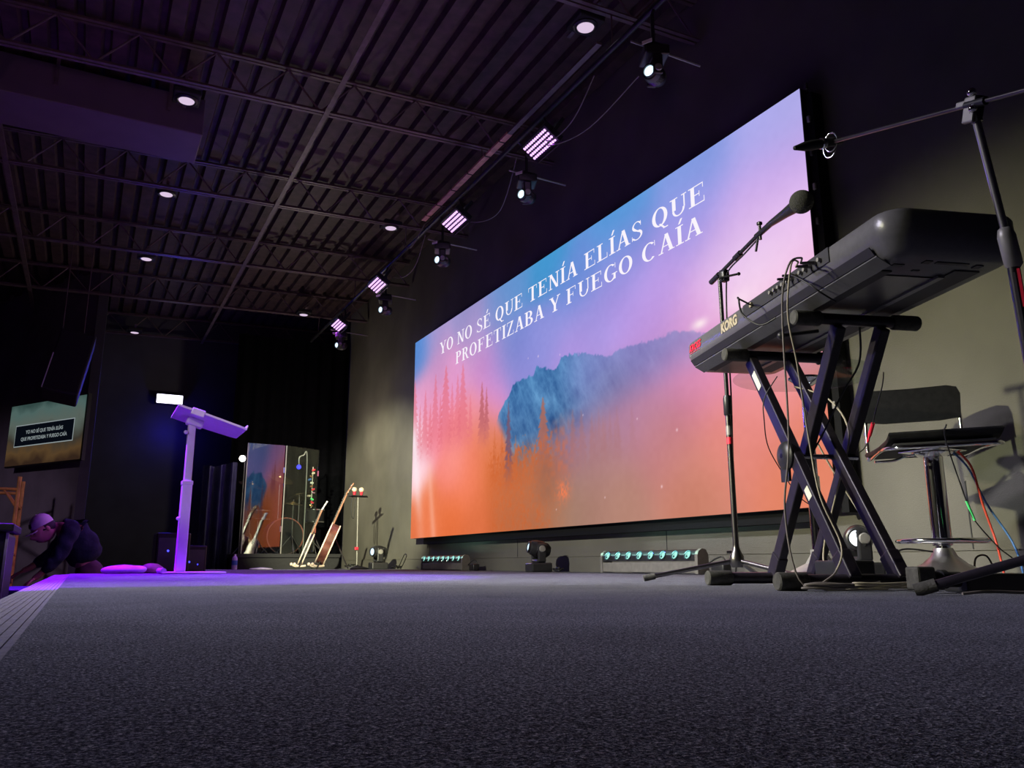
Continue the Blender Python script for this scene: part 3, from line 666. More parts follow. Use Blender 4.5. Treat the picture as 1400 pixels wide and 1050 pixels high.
mb = loft(MB(), [rrect(A0 + 0.05, A1 - 0.03, L0 + 0.04, L1 - 0.05, 0.03, 0.812), rrect(A0 + 0.028, A1 - 0.01, L0 + 0.016, L1 - 0.028, 0.05, 0.826), rrect(A0 + 0.008, A1, L0 + 0.002, L1 - 0.006, 0.062, 0.858), rrect(A0, A1, L0, L1, 0.066, 0.872),
    rrect(A0, A1, L0, L1, 0.066, 0.916), rrect(A0 + 0.006, A1 - 0.006, L0 + 0.006, L1 - 0.006, 0.06, 0.925)])
build('case', mb, M['kb'], kb, True, 38)
# dark slots and rails along the back and underneath (seen from below)
def kslab(mb, a0, a1, l0, l1, z0, z1, z0b=None, z1b=None):
    """strip from (a0,z0) to (a1,z1) in section, thin"""
    return mb.prism([K(a0, l0, z0), K(a1, l0, z1), K(a1, l1, z1), K(a0, l1, z0)], (0, 0, -0.002) if abs(a1 - a0) > abs(z1 - z0) else -AH * 0.003)
mb = MB(); kslab(mb, 1.2155, 1.230, 1.75, 2.94, 0.853, 0.832); build('back_slot', mb, M['kbdark'], kb, True)
mb = MB(); mb.prism([K(1.225, 1.74, 0.828), K(1.262, 1.74, 0.8075), K(1.262, 2.93, 0.8075), K(1.225, 2.93, 0.828)], (0, 0, -0.003)); build('back_rail', mb, M['kb'], kb, True)
mb = MB(); mb.prism([K(1.268, 1.79, 0.8115), K(1.300, 1.79, 0.8115), K(1.300, 2.9, 0.8115), K(1.268, 2.9, 0.8115)], (0, 0, -0.004)); mb.prism([K(1.46, 1.76, 0.8115), K(1.53, 1.76, 0.8115), K(1.53, 2.9, 0.8115), K(1.46, 2.9, 0.8115)], (0, 0, -0.003)); build('underside_groove', mb, M['kbdark'], kb, True)
mb = MB(); mb.prism([K(1.30, 1.82, 0.8115), K(1.44, 1.82, 0.8115), K(1.44, 2.92, 0.8115), K(1.30, 2.92, 0.8115)], (0, 0, -0.003)); build('underside_plate', mb, M['kbunder'], kb, True)
mb = MB(); mb.prism([K(1.44, 1.80, 0.8115), K(1.458, 1.80, 0.8115), K(1.458, 2.9, 0.8115), K(1.44, 2.9, 0.8115)], (0, 0, -0.008)); build('underside_rail', mb, M['kb'], kb, True)
for a, l, da, dl in ((1.29, 1.75, .03, .012), (1.35, 1.72, .02, .02), (1.42, 1.72, .09, .012), (1.50, 1.73, .02, .02), (1.36, 1.78, .02, .008)): build('underside_slot', MB().box(K(a, l, 0.811), (da, dl, 0.003), axes(AH, LH, (0, 0, 1))), M['kbdark'], kb, True)
# jack panel
Rk = axes(AH, LH, (0, 0, 1))
mb = MB().box(K(1.2085, 2.185, 0.901), (0.004, 0.53, 0.042), Rk); build('jack_panel', mb, M['kbdark'], kb, True)
mb = MB()
for i in range(12):
    l = 1.96 + i * 0.026; build('jack', MB().tube(K(1.208, l, 0.90), K(1.196, l, 0.90), 0.006, seg=10), M['grey'], kb, True)
for l in (1.985, 2.012, 2.09, 2.12): build('plug', MB().tube(K(1.198, l, 0.90), K(1.160, l, 0.897), 0.0055, 0.004, seg=8), M['darkchrome'], kb, True)
build('power_inlet', MB().box(K(1.204, 2.385, 0.905), (0.008, 0.014, 0.014), Rk), M['logo_gold'], kb, True)
text_mesh('brand_lettering', 'KORG', 0.048, M['logo_gold'], K(1.2085, 2.635, 0.878), -LH, (0, 0, 1), kb, bold=0.0024, xs=0.98)
text_mesh('model_lettering', 'KROSS', 0.038, M['logo_red'], K(1.2085, 2.935, 0.884), -LH, (0, 0, 1), kb, shear=0.25, bold=0.0012, xs=0.95)
build('model_subline', MB().box(K(1.2085, 2.88, 0.877), (0.001, 0.10, 0.0015), Rk), M['logo_red'], kb, True)
mb = MB()
for i in range(36): mb.box(K(1.50, 1.72 + i * 0.0345, 0.929), (0.14, 0.0325, 0.010), Rk)
build('white_keys', mb, M['white'], kb, True)
mb = MB()
for i in range(36):
    if i % 7 in (0, 1, 3, 4, 5): mb.box(K(1.475, 1.737 + i * 0.0345, 0.937), (0.085, 0.016, 0.014), Rk)
build('black_keys', mb, M['black'], kb, True)
build('control_display', MB().box(K(1.31, 2.4, 0.927), (0.06, 0.14, 0.004), Rk), M['kbdark'], kb, True)
mb = MB()
for i in range(14): mb.tube(K(1.30 + (i % 2) * .05, 1.8 + i * 0.035, 0.924), K(1.30 + (i % 2) * .05, 1.8 + i * 0.035, 0.936), 0.008, seg=10)
build('control_knobs', mb, M['black'], kb, True)

ks = thing('keyboard_stand', 'black double braced X keyboard stand carrying the grey keyboard', 'keyboard stand', K(1.38, 2.35, 0.0), axes(AH, LH, (0, 0, 1)))
def kbar(nm, l, z, a0, a1, r, m_='kstand', seg=16): build(nm, MB().tube(K(a0, l, z), K(a1, l, z), r, seg=seg), M[m_], ks, True, 40)
for nm, l, z, a0, a1 in (('base_bar', 2.07, 0.024, 1.075, 1.60), ('base_bar', 2.63, 0.024, 1.115, 1.62), ('support_arm', 2.126, 0.783, 1.215, 1.60), ('support_arm', 2.57, 0.783, 1.195, 1.61)):
    r = 0.019 if nm == 'base_bar' else 0.0175
    o = MB().tube(K(a0, l, z), K(a1, l, z), r, seg=16); bar = build(nm, o, M['kstand'], ks, True, 40)
    for e0, e1 in ((a0 - 0.012, a0 + 0.075), (a1 - 0.075, a1 + 0.012)):
        build('end_cap' if nm == 'base_bar' else 'foam_sleeve', MB().lathe([(0.0, 0.0), (r + 0.002, 0.0), (r + 0.0055, 0.004), (r + 0.0055, 0.082), (r + 0.002, 0.087), (0, 0.087)], K(e0, l, z), look(AH), 20), M['rubber'], bar, True, 40)
def leg(a, lt, lb, zt=0.765, zb=0.032, lab=None):
    p0 = K(a, lb, zb); p1 = K(a, lt, zt); d = (p1 - p0); R = axes(AH, d.normalized().cross(AH), d.normalized())
    o = build('leg', MB().bevel_box((p0 + p1) / 2, (0.030, 0.044, d.length), 0.004, R), M['kstand'], ks, True)
    q = p0 + d.normalized() * 0.035
    build('foot_sleeve', MB().bevel_box(q, (0.036, 0.05, 0.09), 0.004, R), M['kstand'], o, True)
    return o, R, p0, p1
legs = [leg(1.283, 2.57, 2.07), leg(1.348, 2.126, 2.63), leg(1.43, 2.57, 2.07), leg(1.492, 2.126, 2.63)]
# stickers on the front leg
o, R, p0, p1 = legs[0]
for f, ln in ((0.88, 0.075), (0.33, 0.04)):
    c = p0 + (p1 - p0) * f; build('sticker', MB().box(c + R @ V((-0.0158, -0.002, 0)), (0.001, 0.024, ln), R), M['offwhite'], o, True, label='pale paper sticker')
pv = K(1.262, 2.345, 0.40)
build('pivot_plate', MB().lathe([(0.0, -0.012), (0.020, -0.012), (0.040, -0.006), (0.046, 0.0), (0.046, 0.008)], pv, look(AH), 28).box(K(1.264, 2.35, 0.37), (0.008, 0.05, 0.10), Rk), M['black'], ks, True, 40)
build('pivot_bolt', MB().tube(K(1.25, 2.345, 0.40), K(1.51, 2.345, 0.40), 0.008), M['chrome'], ks, True, 40)
build('height_knob', MB().tube(K(1.18, 2.16, 0.735), K(1.30, 2.16, 0.755), 0.006).ball(K(1.18, 2.16, 0.735), 0.012), M['black'], ks, True, 50)

# cables at the keyboard
def cable(name, pts, r, mt_, label, group=None, smooth=6):
    o = build(name, MB().path(pts, r, smooth=smooth), M[mt_], smooth=60); return tag(o, label, 'cable', group)
cable('audio_cable', [K(1.16, 1.985, 0.897), (1.68, 1.50, 0.895), (1.63, 1.50, 0.865), (1.635, 1.54, 0.75), (1.665, 1.58, 0.402), (1.672, 1.62, 0.208), (1.685, 1.60, 0.03), (1.76, 1.56, 0.006), (1.86, 1.52, .006)], 0.0027, 'cable', 'grey cable hanging from keyboard jacks straight to the floor')
cable('audio_cable', [K(1.16, 2.012, 0.897), (1.70, 1.53, 0.897), (1.65, 1.51, 0.872), (1.655, 1.54, 0.74), (1.702, 1.564, 0.608), (1.790, 1.625, 0.417), (1.810, 1.62, 0.255), (1.842, 1.59, 0.121), (1.79, 1.57, 0.05), (1.74, 1.58, 0.006), (1.9, 1.50, 0.006)], 0.0027, 'cable_tan', 'tan cable hanging from keyboard jacks and crossing the X stand')
cable('power_cable', [K(1.203, 2.385, 0.905), K(1.15, 2.36, 0.915), K(1.13, 2.32, 0.90), K(1.14, 2.32, 0.85), K(1.17, 2.27, 0.80), K(1.20, 2.22, 0.81)], 0.003, 'cable_black', 'short black cable looping from the keyboard power inlet')
cable('thin_cable', [K(1.198, 2.09, 0.90), K(1.17, 2.06, 0.89), K(1.175, 2.0, 0.85), K(1.20, 1.97, 0.81), K(1.26, 1.99, 0.79)], 0.0026, 'cable_black', 'thin black cable curling over the back of the keyboard')
cable('thin_cable', [K(1.40, 2.1, 0.755), K(1.42, 2.15, 0.66), K(1.40, 2.22, 0.58), K(1.38, 2.30, 0.48), K(1.36, 2.34, 0.42)], 0.003, 'cable_black', 'thin black cable under keyboard tied along the inner X leg')
cable('thin_cable', [(1.93, 1.86, .66), (1.895, 1.888, 0.588), (1.90, 1.90, .52), (1.955, 1.944, 0.44), (2.04, 1.96, 0.346), (2.098, 1.963, 0.286), (2.13, 1.93, .25)], 0.0018, 'cable_black', 'thin dark wire bowing out left of the front X leg')
cable('tan_lead', [(2.22, 1.98, .48), (2.25, 1.96, .40), (2.303, 1.926, 0.278), (2.312, 1.883, 0.203), (2.296, 1.794, 0.129), (2.25, 1.77, 0.04), (2.172, 1.70, 0.006), (2.0, 1.48, .006), (1.86, 1.38, .006)], 0.0032, 'cable_tan', 'tan lead looping down behind the right hand X leg to the floor')
cable('tan_lead', [K(1.40, 2.5, 0.66), K(1.46, 2.40, 0.60), K(1.46, 2.30, 0.47), K(1.44, 2.36, 0.30), K(1.43, 2.45, 0.12), K(1.40, 2.4, 0.02)], 0.003, 'cable_tan', 'tan lead running through the middle of the X stand')
def coil(label, c, r, n, mt_, thick=0.0032, seed=1, sq=0.5):
    rr = random.Random(seed); pts = []
    for i in range(n * 10 + 1):
        t = i / 10 * 2 * PI; q = r * (0.85 + 0.25 * rr.random())
        pts.append(V(c) + AH * (q * 1.35 * math.cos(t)) + LH * (q * sq * math.sin(t)) + V((0, 0, 0.006 + 0.0035 * i / 10 + 0.004 * rr.random())))
    return cable('cable_coil', pts, thick, mt_, label, smooth=3)
coil('grey coil of cable lying at the near foot of the X stand', K(1.20, 1.985, 0), 0.075, 4, 'cable', 0.0028, seed=3, sq=.35)
coil('tan coil of cable on the carpet before the X stand feet', K(1.32, 1.97, 0), 0.08, 4, 'cable_tan', 0.0026, seed=5, sq=.4)
coil('black coil of cable heaped between X stand and adapter', K(1.44, 1.97, 0), 0.06, 3, 'cable_black', seed=8, sq=0.5)

# ------------------------------------------------------------------ microphone stands
def tripod(t, c, feet, z_hub, mleg='darkchrome', r=0.009):
    for fx, fy in feet:
        o = build('leg', MB().tube((c[0], c[1], z_hub), (fx, fy, 0.014), r, seg=12), M[mleg], t, True, 40)
        d = (V((fx, fy, 0.014)) - V((c[0], c[1], z_hub))).normalized(); e = V((fx, fy, 0.014))
        build('rubber_foot', MB().tube(e - d * 0.035, e + d * 0.012, r + 0.0045, seg=14), M['rubber'], o, True, 40)
c = (2.44, 2.65)
t = thing('microphone_stand', 'black tripod boom microphone stand behind left end of the keyboard', 'microphone stand', (c[0], c[1], 0))
tripod(t, c, [(2.10, 2.825), (2.46, 2.28), (2.76, 2.85)], 0.085)
build('hub', MB().lathe([(0.0, 0.055), (0.024, 0.055), (0.032, 0.075), (0.030, 0.10), (0.018, 0.125), (0.013, 0.14), (0.013, 0.15)], (c[0], c[1], 0), None, 20).tube((c[0], c[1], .118), (c[0] - .035, c[1] + .02, .118), 0.006), M['darkchrome'], t, True, 40)
build('lower_pole', MB().tube((c[0], c[1], 0.10), (c[0], c[1], 0.73), 0.0125, seg=16), M['darkchrome'], t, True, 50)
build('height_clutch', MB().lathe([(0.013, 0.70), (0.018, 0.705), (0.018, 0.775), (0.014, 0.79)], (c[0], c[1], 0), None, 18), M['black'], t, True, 50)
build('upper_pole', MB().tube((c[0], c[1], 0.74), (2.43, 2.64, 1.325), 0.009, seg=14), M['black'], t, True, 50)
build('red_band', MB().tube((c[0], c[1], 0.575), (c[0], c[1], 0.605), 0.0131, seg=16), M['logo_red'], t, True, 50)
build('white_print', MB().tube((c[0], c[1], 0.615), (c[0], c[1], 0.655), 0.0129, seg=16), M['grey'], t, True, 50)
TP = V((2.41, 2.60, 1.345))
bt, bm1, bm2, ballp = V((2.371, 2.640, 1.335)), V((2.325, 2.275, 1.389)), V((2.29, 2.177, 1.386)), V((2.2, 1.941, 1.358))
build('boom_swivel', MB().bevel_box(TP + V((0.01, 0, -0.02)), (0.035, 0.035, 0.055), 0.006).tube(TP + V((-.02, 0, -0.035)), TP + V((.03, -.07, -0.03)), 0.005).ball(TP + V((.03, -.07, -0.03)), 0.008), M['black'], t, True, 50)
dirb = (bm1 - TP).normalized()
build('boom_arm', MB().tube(TP - dirb * 0.09, bm1, 0.0085, seg=12).tube(TP - dirb * 0.11, TP - dirb * 0.03, 0.0125, seg=12).tube(TP + dirb * 0.12, TP + dirb * 0.17, 0.0125, seg=12), M['black'], t, True, 50)
build('clip_holder', MB().tube(bm1 - dirb * 0.03, bm2, 0.012).tube(bm1 + V((0, 0, -.03)), bm1 + V((0, 0, .035)), 0.006).bevel_box(bm1 + V((0, 0, .04)), (.018, .018, .014), .003).tube(bm1 + V((0.01, 0.02, 0)), bm1 + V((0, 0.03, -.07)), 0.005), M['black'], t, True, 50)
mic = thing('microphone', 'black microphone with round foam windscreen above the keyboard', 'microphone', bm2)
dm = (ballp - bm2).normalized()
build('handle', MB().lathe([(0.0, -0.03), (0.011, -0.03), (0.013, 0.0), (0.018, 0.12), (0.024, 0.20), (0.02, 0.23)], bm2, look(dm), 20), M['black'], mic, True, 50)
build('foam_windscreen', MB().ball(ballp, 0.043, (1, 1, 1.03), look(dm), 28), M['foam'], mic, True, 80)
cable('microphone_cable', [bm2 - dm * 0.03, bm1 + V((0, 0, -0.015)), TP + dirb * 0.2 + V((0, 0, -.022)), TP + dirb * 0.06 + V((0, 0, -.025)), TP + V((.02, 0, -.06)), V((2.452, 2.635, 1.1)), V((2.455, 2.64, 0.8)), V((2.452, 2.65, 0.5)), V((2.46, 2.67, .12)), V((2.5, 2.7, .006)), V((2.7, 2.6, .005))], 0.0035, 'cable_black', 'black cable running down the left microphone stand')

# right-hand stand, partly outside the frame
c = (1.85, 1.02)
t = thing('microphone_stand', 'dark chrome boom microphone stand at the right edge, pole leaning past the keyboard', 'microphone stand', (c[0], c[1], 0))
tripod(t, c, [(1.69, 1.25), (2.13, 1.06), (1.74, 0.75)], 0.10, 'kstand', 0.0105)
build('hub', MB().lathe([(0.0, 0.06), (0.026, 0.06), (0.034, 0.08), (0.030, 0.11), (0.016, 0.135), (0.014, 0.15)], (c[0], c[1], 0), None, 20), M['darkchrome'], t, True, 40)
pb, pm, ptop = V((1.85, 1.02, 0.11)), V((1.749, 0.981, 0.731)), V((1.660, 0.966, 1.045))
build('lower_pole', MB().tube(pb, pm, 0.0125, seg=18), M['darkchrome'], t, True, 50)
build('upper_pole', MB().tube(pm, ptop, 0.0085, seg=16), M['satin'], t, True, 50)
du = (ptop - pm).normalized()
build('height_clutch', MB().lathe([(0.010, -0.01), (0.0185, 0.0), (0.0185, 0.065), (0.014, 0.082), (0.009, 0.085)], pm - du * 0.02, look(du), 20), M['grey'], t, True, 45)
dl = (pb - pm).normalized(); tc_ = V((-.87, -.50, 0)); rt_ = V((.50, -.87, 0)); Rl_ = axes(rt_, dl.cross(rt_), dl)
build('red_print', MB().box(pm + dl * 0.075 + tc_ * .0095 + rt_ * .0075, (0.0055, 0.006, 0.085), Rl_), M['logo_red'], t, True, label='small red lettering strip')
build('highlight_stripe', MB().box(pm + dl * 0.30 + tc_ * .0118 - rt_ * .002, (0.006, 0.0024, 0.52), Rl_), M['satin'], t, True)  # satin strip modelled as the bright highlight running down the pole
cl = V((1.655, 0.972, 1.068)); bd = (V((1.814, 1.471, 1.266)) - cl).normalized()
nrm = bd.cross(V((0, 0, 1))).normalized()
Rb = axes(bd, nrm.cross(bd), nrm)
build('clutch_bracket', MB().bevel_box(cl + V((0, 0, -0.012)), (0.034, 0.058, 0.012), 0.004, Rb).bevel_box(cl + bd * 0.022 + V((0, 0, 0.005)), (0.03, 0.014, 0.012), 0.003, Rb), M['grey'], t, True)
build('clutch_knob', MB().ball(cl + V((-0.008, -0.014, 0.022)), 0.010).ball(cl + V((-0.01, -0.012, -0.018)), 0.009), M['chrome'], t, True, 60)
build('clutch_grip', MB().bevel_box(cl + nrm * 0.016 - V((0, 0, .005)), (0.03, 0.05, 0.022), 0.005, Rb).tube(ptop - du * 0.02, ptop + du * 0.004, 0.0125), M['black'], t, True)
build('boom_arm', MB().tube(cl - bd * 0.34, V((1.814, 1.471, 1.266)), 0.0052, seg=12), M['darkchrome'], t, True, 50)
build('boom_grip', MB().tube(cl - bd * 0.05, cl + bd * 0.01, 0.0095, seg=12), M['black'], t, True, 50)
e0 = V((1.814, 1.471, 1.266)); e1 = V((1.674, 1.508, 1.226))
mic = thing('microphone', 'small dark microphone at the end of the long boom over the screen edge', 'microphone', e0)
d2 = (e1 - e0).normalized()
build('handle', MB().lathe([(0.0, -0.005), (0.010, 0.0), (0.013, 0.03), (0.0145, 0.10), (0.0135, 0.125), (0.009, 0.145), (0.006, 0.16), (0, 0.163)], e0 + d2 * -0.03, look(d2), 22), M['micblack'], mic, True, 45)
build('clip_ring', MB().lathe([(0.0135, 0.035), (0.0165, 0.037), (0.0165, 0.048), (0.0135, 0.05)], e0 - d2 * 0.01, look(d2), 20, loop=True), M['chrome'], mic, True, 45)
mb = MB(); pts = [e0 + d2 * 0.005 + V((math.cos(q) * 0.0, math.sin(q) * 0.022, math.cos(q) * 0.028)) for q in [k * PI / 8 for k in range(17)]]
mb.path(pts, 0.0022, smooth=2); mb.path([p + V((0.008, 0.012, -0.012)) for p in pts], 0.0022, smooth=2)
build('shock_mount', mb, M['chrome'], mic, True, 60)

# ------------------------------------------------------------------ bar table with glass top
c = V((2.87, 2.60, 0))
t = thing('glass_bar_table', 'round glass topped bar table with chrome pole behind the keyboard stand', 'table', c)
build('glass_top', MB().lathe([(0.0, 0.905), (0.315, 0.905), (0.32, 0.909), (0.32, 0.913), (0.315, 0.917), (0.0, 0.917)], c, None, 64), M['glass'], t, True, 40)
build('pole', MB().lathe([(0.028, 0.06), (0.028, 0.45), (0.022, 0.455), (0.022, 0.87)], c, None, 24), M['chrome'], t, True, 40)
build('top_flange', MB().lathe([(0.0, 0.865), (0.03, 0.865), (0.075, 0.895), (0.075, 0.904), (0, 0.904)], c, None, 28), M['chrome'], t, True, 40)
build('base', MB().lathe([(0.20, 0.0), (0.20, 0.012), (0.13, 0.035), (0.06, 0.07), (0.036, 0.11), (0.036, 0.13), (0.0, 0.13)], c, None, 40), M['grey'], t, True, 30)

# ------------------------------------------------------------------ bar stool
c = V((3.345, 2.34, 0))
t = thing('bar_stool', 'black leatherette bar stool with chrome column standing by the wall', 'stool', c)
build('base', MB().lathe([(0.20, 0.0), (0.20, 0.012), (0.15, 0.035), (0.09, 0.07), (0.055, 0.10), (0.038, 0.135), (0.0, 0.135)], c, None, 44), M['satin'], t, True, 30)
build('lower_column', MB().tube(c + V((0, 0, .08)), c + V((0, 0, .25)), 0.030, seg=24), M['chrome'], t, True, 40)
build('column', MB().lathe([(0.0, .17), (0.040, .17), (0.040, .54), (0.0, .54)], c, None, 28), M['chrome'], t, True, 40)
fa = V((0.62, -0.78, 0)).normalized(); fb = V((0.78, 0.62, 0)).normalized()
zf = 0.165
pts = [c + fb * 0.03 + V((0, 0, zf))] + [c - fb * 0.04 + (-fb) * (0.15 * math.sin(q)) + fa * (0.17 * math.cos(q)) + V((0, 0, zf)) for q in [PI * k / 12 for k in range(13)]]
pts = [c + fa * 0.03 + fb * 0.0 + V((0, 0, zf))] + [c + fa * 0.17 + V((0, 0, zf))] + pts[2:-1] + [c - fa * 0.17 + V((0, 0, zf)), c - fa * 0.03 + V((0, 0, zf))]
build('footrest', MB().path(pts, 0.010, smooth=3), M['chrome'], t, True, 50)
build('footrest_collar', MB().lathe([(0.036, zf - .02), (0.041, zf - .018), (0.041, zf + .018), (0.036, zf + .02)], c, None, 24), M['chrome'], t, True, 40)
build('swivel_plate', MB().lathe([(0.0, 0.535), (0.05, 0.535), (0.085, 0.552), (0.085, 0.560), (0.0, 0.560)], c, None, 28).bevel_box(c + V((0, 0, .562)), (0.2, 0.2, 0.008), 0.003), M['chrome'], t, True, 40)
build('lift_lever', MB().path([c + V((0, 0, .55)), c - fa * 0.10 - fb * 0.02 + V((0, 0, .545)), c - fa * 0.16 - fb * .03 + V((0, 0, .525)), c - fa * 0.24 - fb * .05 + V((0, 0, .52))], 0.006), M['chrome'], t, True, 50)
nl, nr, fl, fr = V((3.05, 2.33, .585)), V((3.31, 1.98, .585)), V((3.37, 2.72, .575)), V((3.645, 2.36, .575))
def bil(u, v): return nl * (1 - u) * (1 - v) + nr * u * (1 - v) + fl * (1 - u) * v + fr * u * v
def seat_ring(z, ins, n=10):
    pts = []
    q = [(ins, ins), (1 - ins, ins), (1 - ins, 1 - ins), (ins, 1 - ins)]
    for i in range(4):
        a_, b_ = q[i], q[(i + 1) % 4]
        for k in range(n):
            s = k / n; u = a_[0] + (b_[0] - a_[0]) * s; v = a_[1] + (b_[1] - a_[1]) * s
            p = bil(u, v); sag = 0.012 * math.cos((v - 0.5) * PI) - 0.03 * max(0, 0.12 - v) / 0.12 * 0.6
            pts.append(p + V((0, 0, z - sag)))
    return pts
build('seat', loft(MB(), [seat_ring(0.0, 0.04), seat_ring(0.003, 0.01), seat_ring(0.014, 0.0), seat_ring(0.024, 0.012), seat_ring(0.028, 0.05)]), M['leather'], t, True, 50)
fr_pts = [bil(.06, .97), bil(.03, .5), bil(.03, .03) + V((0, 0, -.02)), bil(.5, 0.0) + V((0, 0, -.022)), bil(.97, .03) + V((0, 0, -.02)), bil(.97, .5), bil(.94, .97)]
build('seat_frame', MB().path([p + V((0, 0, -0.008)) for p in fr_pts], 0.0085, smooth=5), M['chrome'], t, True, 50)
back = V((0.78, 0.62, 0)).normalized()
bl, br = bil(.04, 1.0), bil(.96, 1.0)
for p in (bl, br): build('back_post', MB().path([p + V((0, 0, -0.01)), p + back * 0.03 + V((0, 0, 0.02)), p + back * 0.035 + V((0, 0, 0.08)), p + back * 0.045 + V((0, 0, 0.2))], 0.0095), M['chrome'], t, True, 50)
def brow(u, z, off): 
    p = bl + (br - bl) * u; bend = 0.03 * (1 - (2 * u - 1) ** 2)
    return V((p.x, p.y, 0)) + back * (0.03 + bend + off + (z - 0.7) * 0.12) + V((0, 0, z))
mb = MB(); nU = 12; rings = []
outline = [(-0.01, .755), (-0.03, .87), (0.0, .905), (0.1, .918)] + [(k / 10, .918) for k in range(2, 9)] + [(0.9, .918), (1.0, .905), (1.03, .87), (1.01, .755), (0.8, .748), (0.2, .748)]
build('backrest', loft(MB(), [[brow(u, z, -0.012) for u, z in outline], [brow(u, z, 0.012) for u, z in outline]]), M['leather'], t, True, 40)
build('seat_lining', MB().prism([bil(u, v) + V((0, 0, -.013)) for u, v in ((.06, .06), (.94, .06), (.94, .94), (.06, .94))], (0, 0, 0.008)), M['blackm'], t, True)
# cables on and around the stool
cable('jack_cable', [bil(.45, .2) + V((0, 0, .05)), bil(.5, .02) + V((0, 0, .04)), (3.067, 2.07, .62), (3.075, 2.085, .56), (3.18, 2.097, .313), (3.216, 2.096, .24), (3.303, 2.075, .143), (3.355, 2.059, .1), (3.45, 2.0, .01)], 0.0028, 'cable_black', 'black cable hanging from the stool seat with bright green tape')
tag(build('green_tape', MB().tube((3.178, 2.097, .318), (3.215, 2.096, .242), 0.0052), M['tape_green'], smooth=50), 'bright green tape wrapped on the cable under the stool', 'tape')
cable('stereo_cable', [V((3.42, 2.30, .585)), V((3.5, 2.27, .50)), V((3.52, 2.25, .33)), V((3.52, 2.21, .16)), V((3.45, 2.15, .03)), V((2.9, 1.8, .008)), V((2.6, 1.57, .008)), (2.5, 1.40, .008)], 0.005, 'cable_red', 'red cable dropping behind the stool to the floor')
cable('stereo_cable', [V((3.41, 2.32, .585)), V((3.52, 2.30, .50)), V((3.55, 2.25, .33)), V((3.57, 2.17, .16)), V((3.5, 2.10, .03)), V((3.0, 1.82, .008)), V((2.75, 1.64, .008)), (2.6, 1.45, .008)], 0.0045, 'cable_blue', 'blue cable dropping behind the stool beside the red one')
cable('headphone_cable', [V((3.10, 2.36, .905)), V((3.16, 2.42, .86)), V((3.22, 2.52, .75)), V((3.27, 2.6, .66)), V((3.30, 2.66, .615)), V((3.26, 2.66, .59))], 0.003, 'cable_black', 'thin black lead hanging from glass table edge to the stool seat')
tag(build('jack_plug', MB().tube((3.245, 2.555, .715), (3.27, 2.60, .665), 0.009).tube((3.27, 2.60, .665), (3.285, 2.625, .64), 0.006), M['logo_red'], smooth=40), 'small red plug on the lead beside the stool back', 'plug')
for pts, l in (([(3.02, 2.38, .01), (3.08, 2.42, .08), (3.16, 2.4, .13), (3.3, 2.36, .12)], 'black cable arching beside the stool base on its left'), ([(3.45, 2.28, .01), (3.47, 2.28, .09), (3.52, 2.26, .10), (3.56, 2.25, .02)], 'little black cable hoop right of the stool base')):
    cable('floor_cable', pts, 0.004, 'cable_black', l)

# adapters and clutter on the carpet at right
def D0(a, l, z=0.0): return K(a, l, z)
t = thing('power_strip', 'black box and connector lying before the stool base', 'power adapter', (1.825, 1.345, 0), axes(AH, LH, (0, 0, 1)))
build('plug_head', MB().bevel_box((0.0, 0, .036), (0.05, 0.05, 0.055), 0.006), M['rubber'], t)
build('coupler', MB().tube((0.02, 0, .034), (0.10, -0.0, .032), 0.019, seg=18).tube((.05, 0, .033), (.065, 0, .033), 0.023, seg=18), M['black'], t, smooth=40)
build('silver_label', MB().box((0.075, -0.0185, .036), (0.05, 0.002, 0.014)), M['offwhite'], t)
build('box', MB().bevel_box((0.21, 0.03, .024), (0.19, 0.09, 0.045), 0.005), M['black'], t)
t = thing('power_supply_box', 'black power supply box behind the right feet of the X stand', 'power adapter', K(1.44, 2.36, 0), axes(AH, LH, (0, 0, 1)))
build('box', MB().bevel_box((0.0, 0, .045), (0.12, 0.14, 0.07), 0.006), M['black'], t)
build('foot_strip', MB().box((0.0, 0, .005), (0.10, 0.12, 0.01)), M['rubber'], t)
for i, (pts, mm_, l) in enumerate([([(1.90, 1.56), (1.95, 1.48), (1.90, 1.40), (1.86, 1.37)], 'cable_tan', 'tan cable on the carpet leading toward the connector'), ([(1.72, 1.17), (1.78, 1.15), (1.92, 1.14), (2.1, 1.12), (2.3, 1.1)], 'cable', 'loose pale cable curving under the right stand leg'),
       ([(2.15, 1.45), (2.3, 1.40), (2.45, 1.38), (2.6, 1.30)], 'cable_black', 'black cable on carpet behind the right stand leg'), ([(2.2, 1.22), (2.3, 1.28), (2.42, 1.22), (2.6, 1.2)], 'cable', 'grey cable tangled on carpet at the right edge')]):
    cable('floor_cable', [(x * 1.0, y * 1.0, 0.006 + 0.004 * (k % 2)) for k, (x, y) in enumerate(pts)], 0.0035, mm_, l)

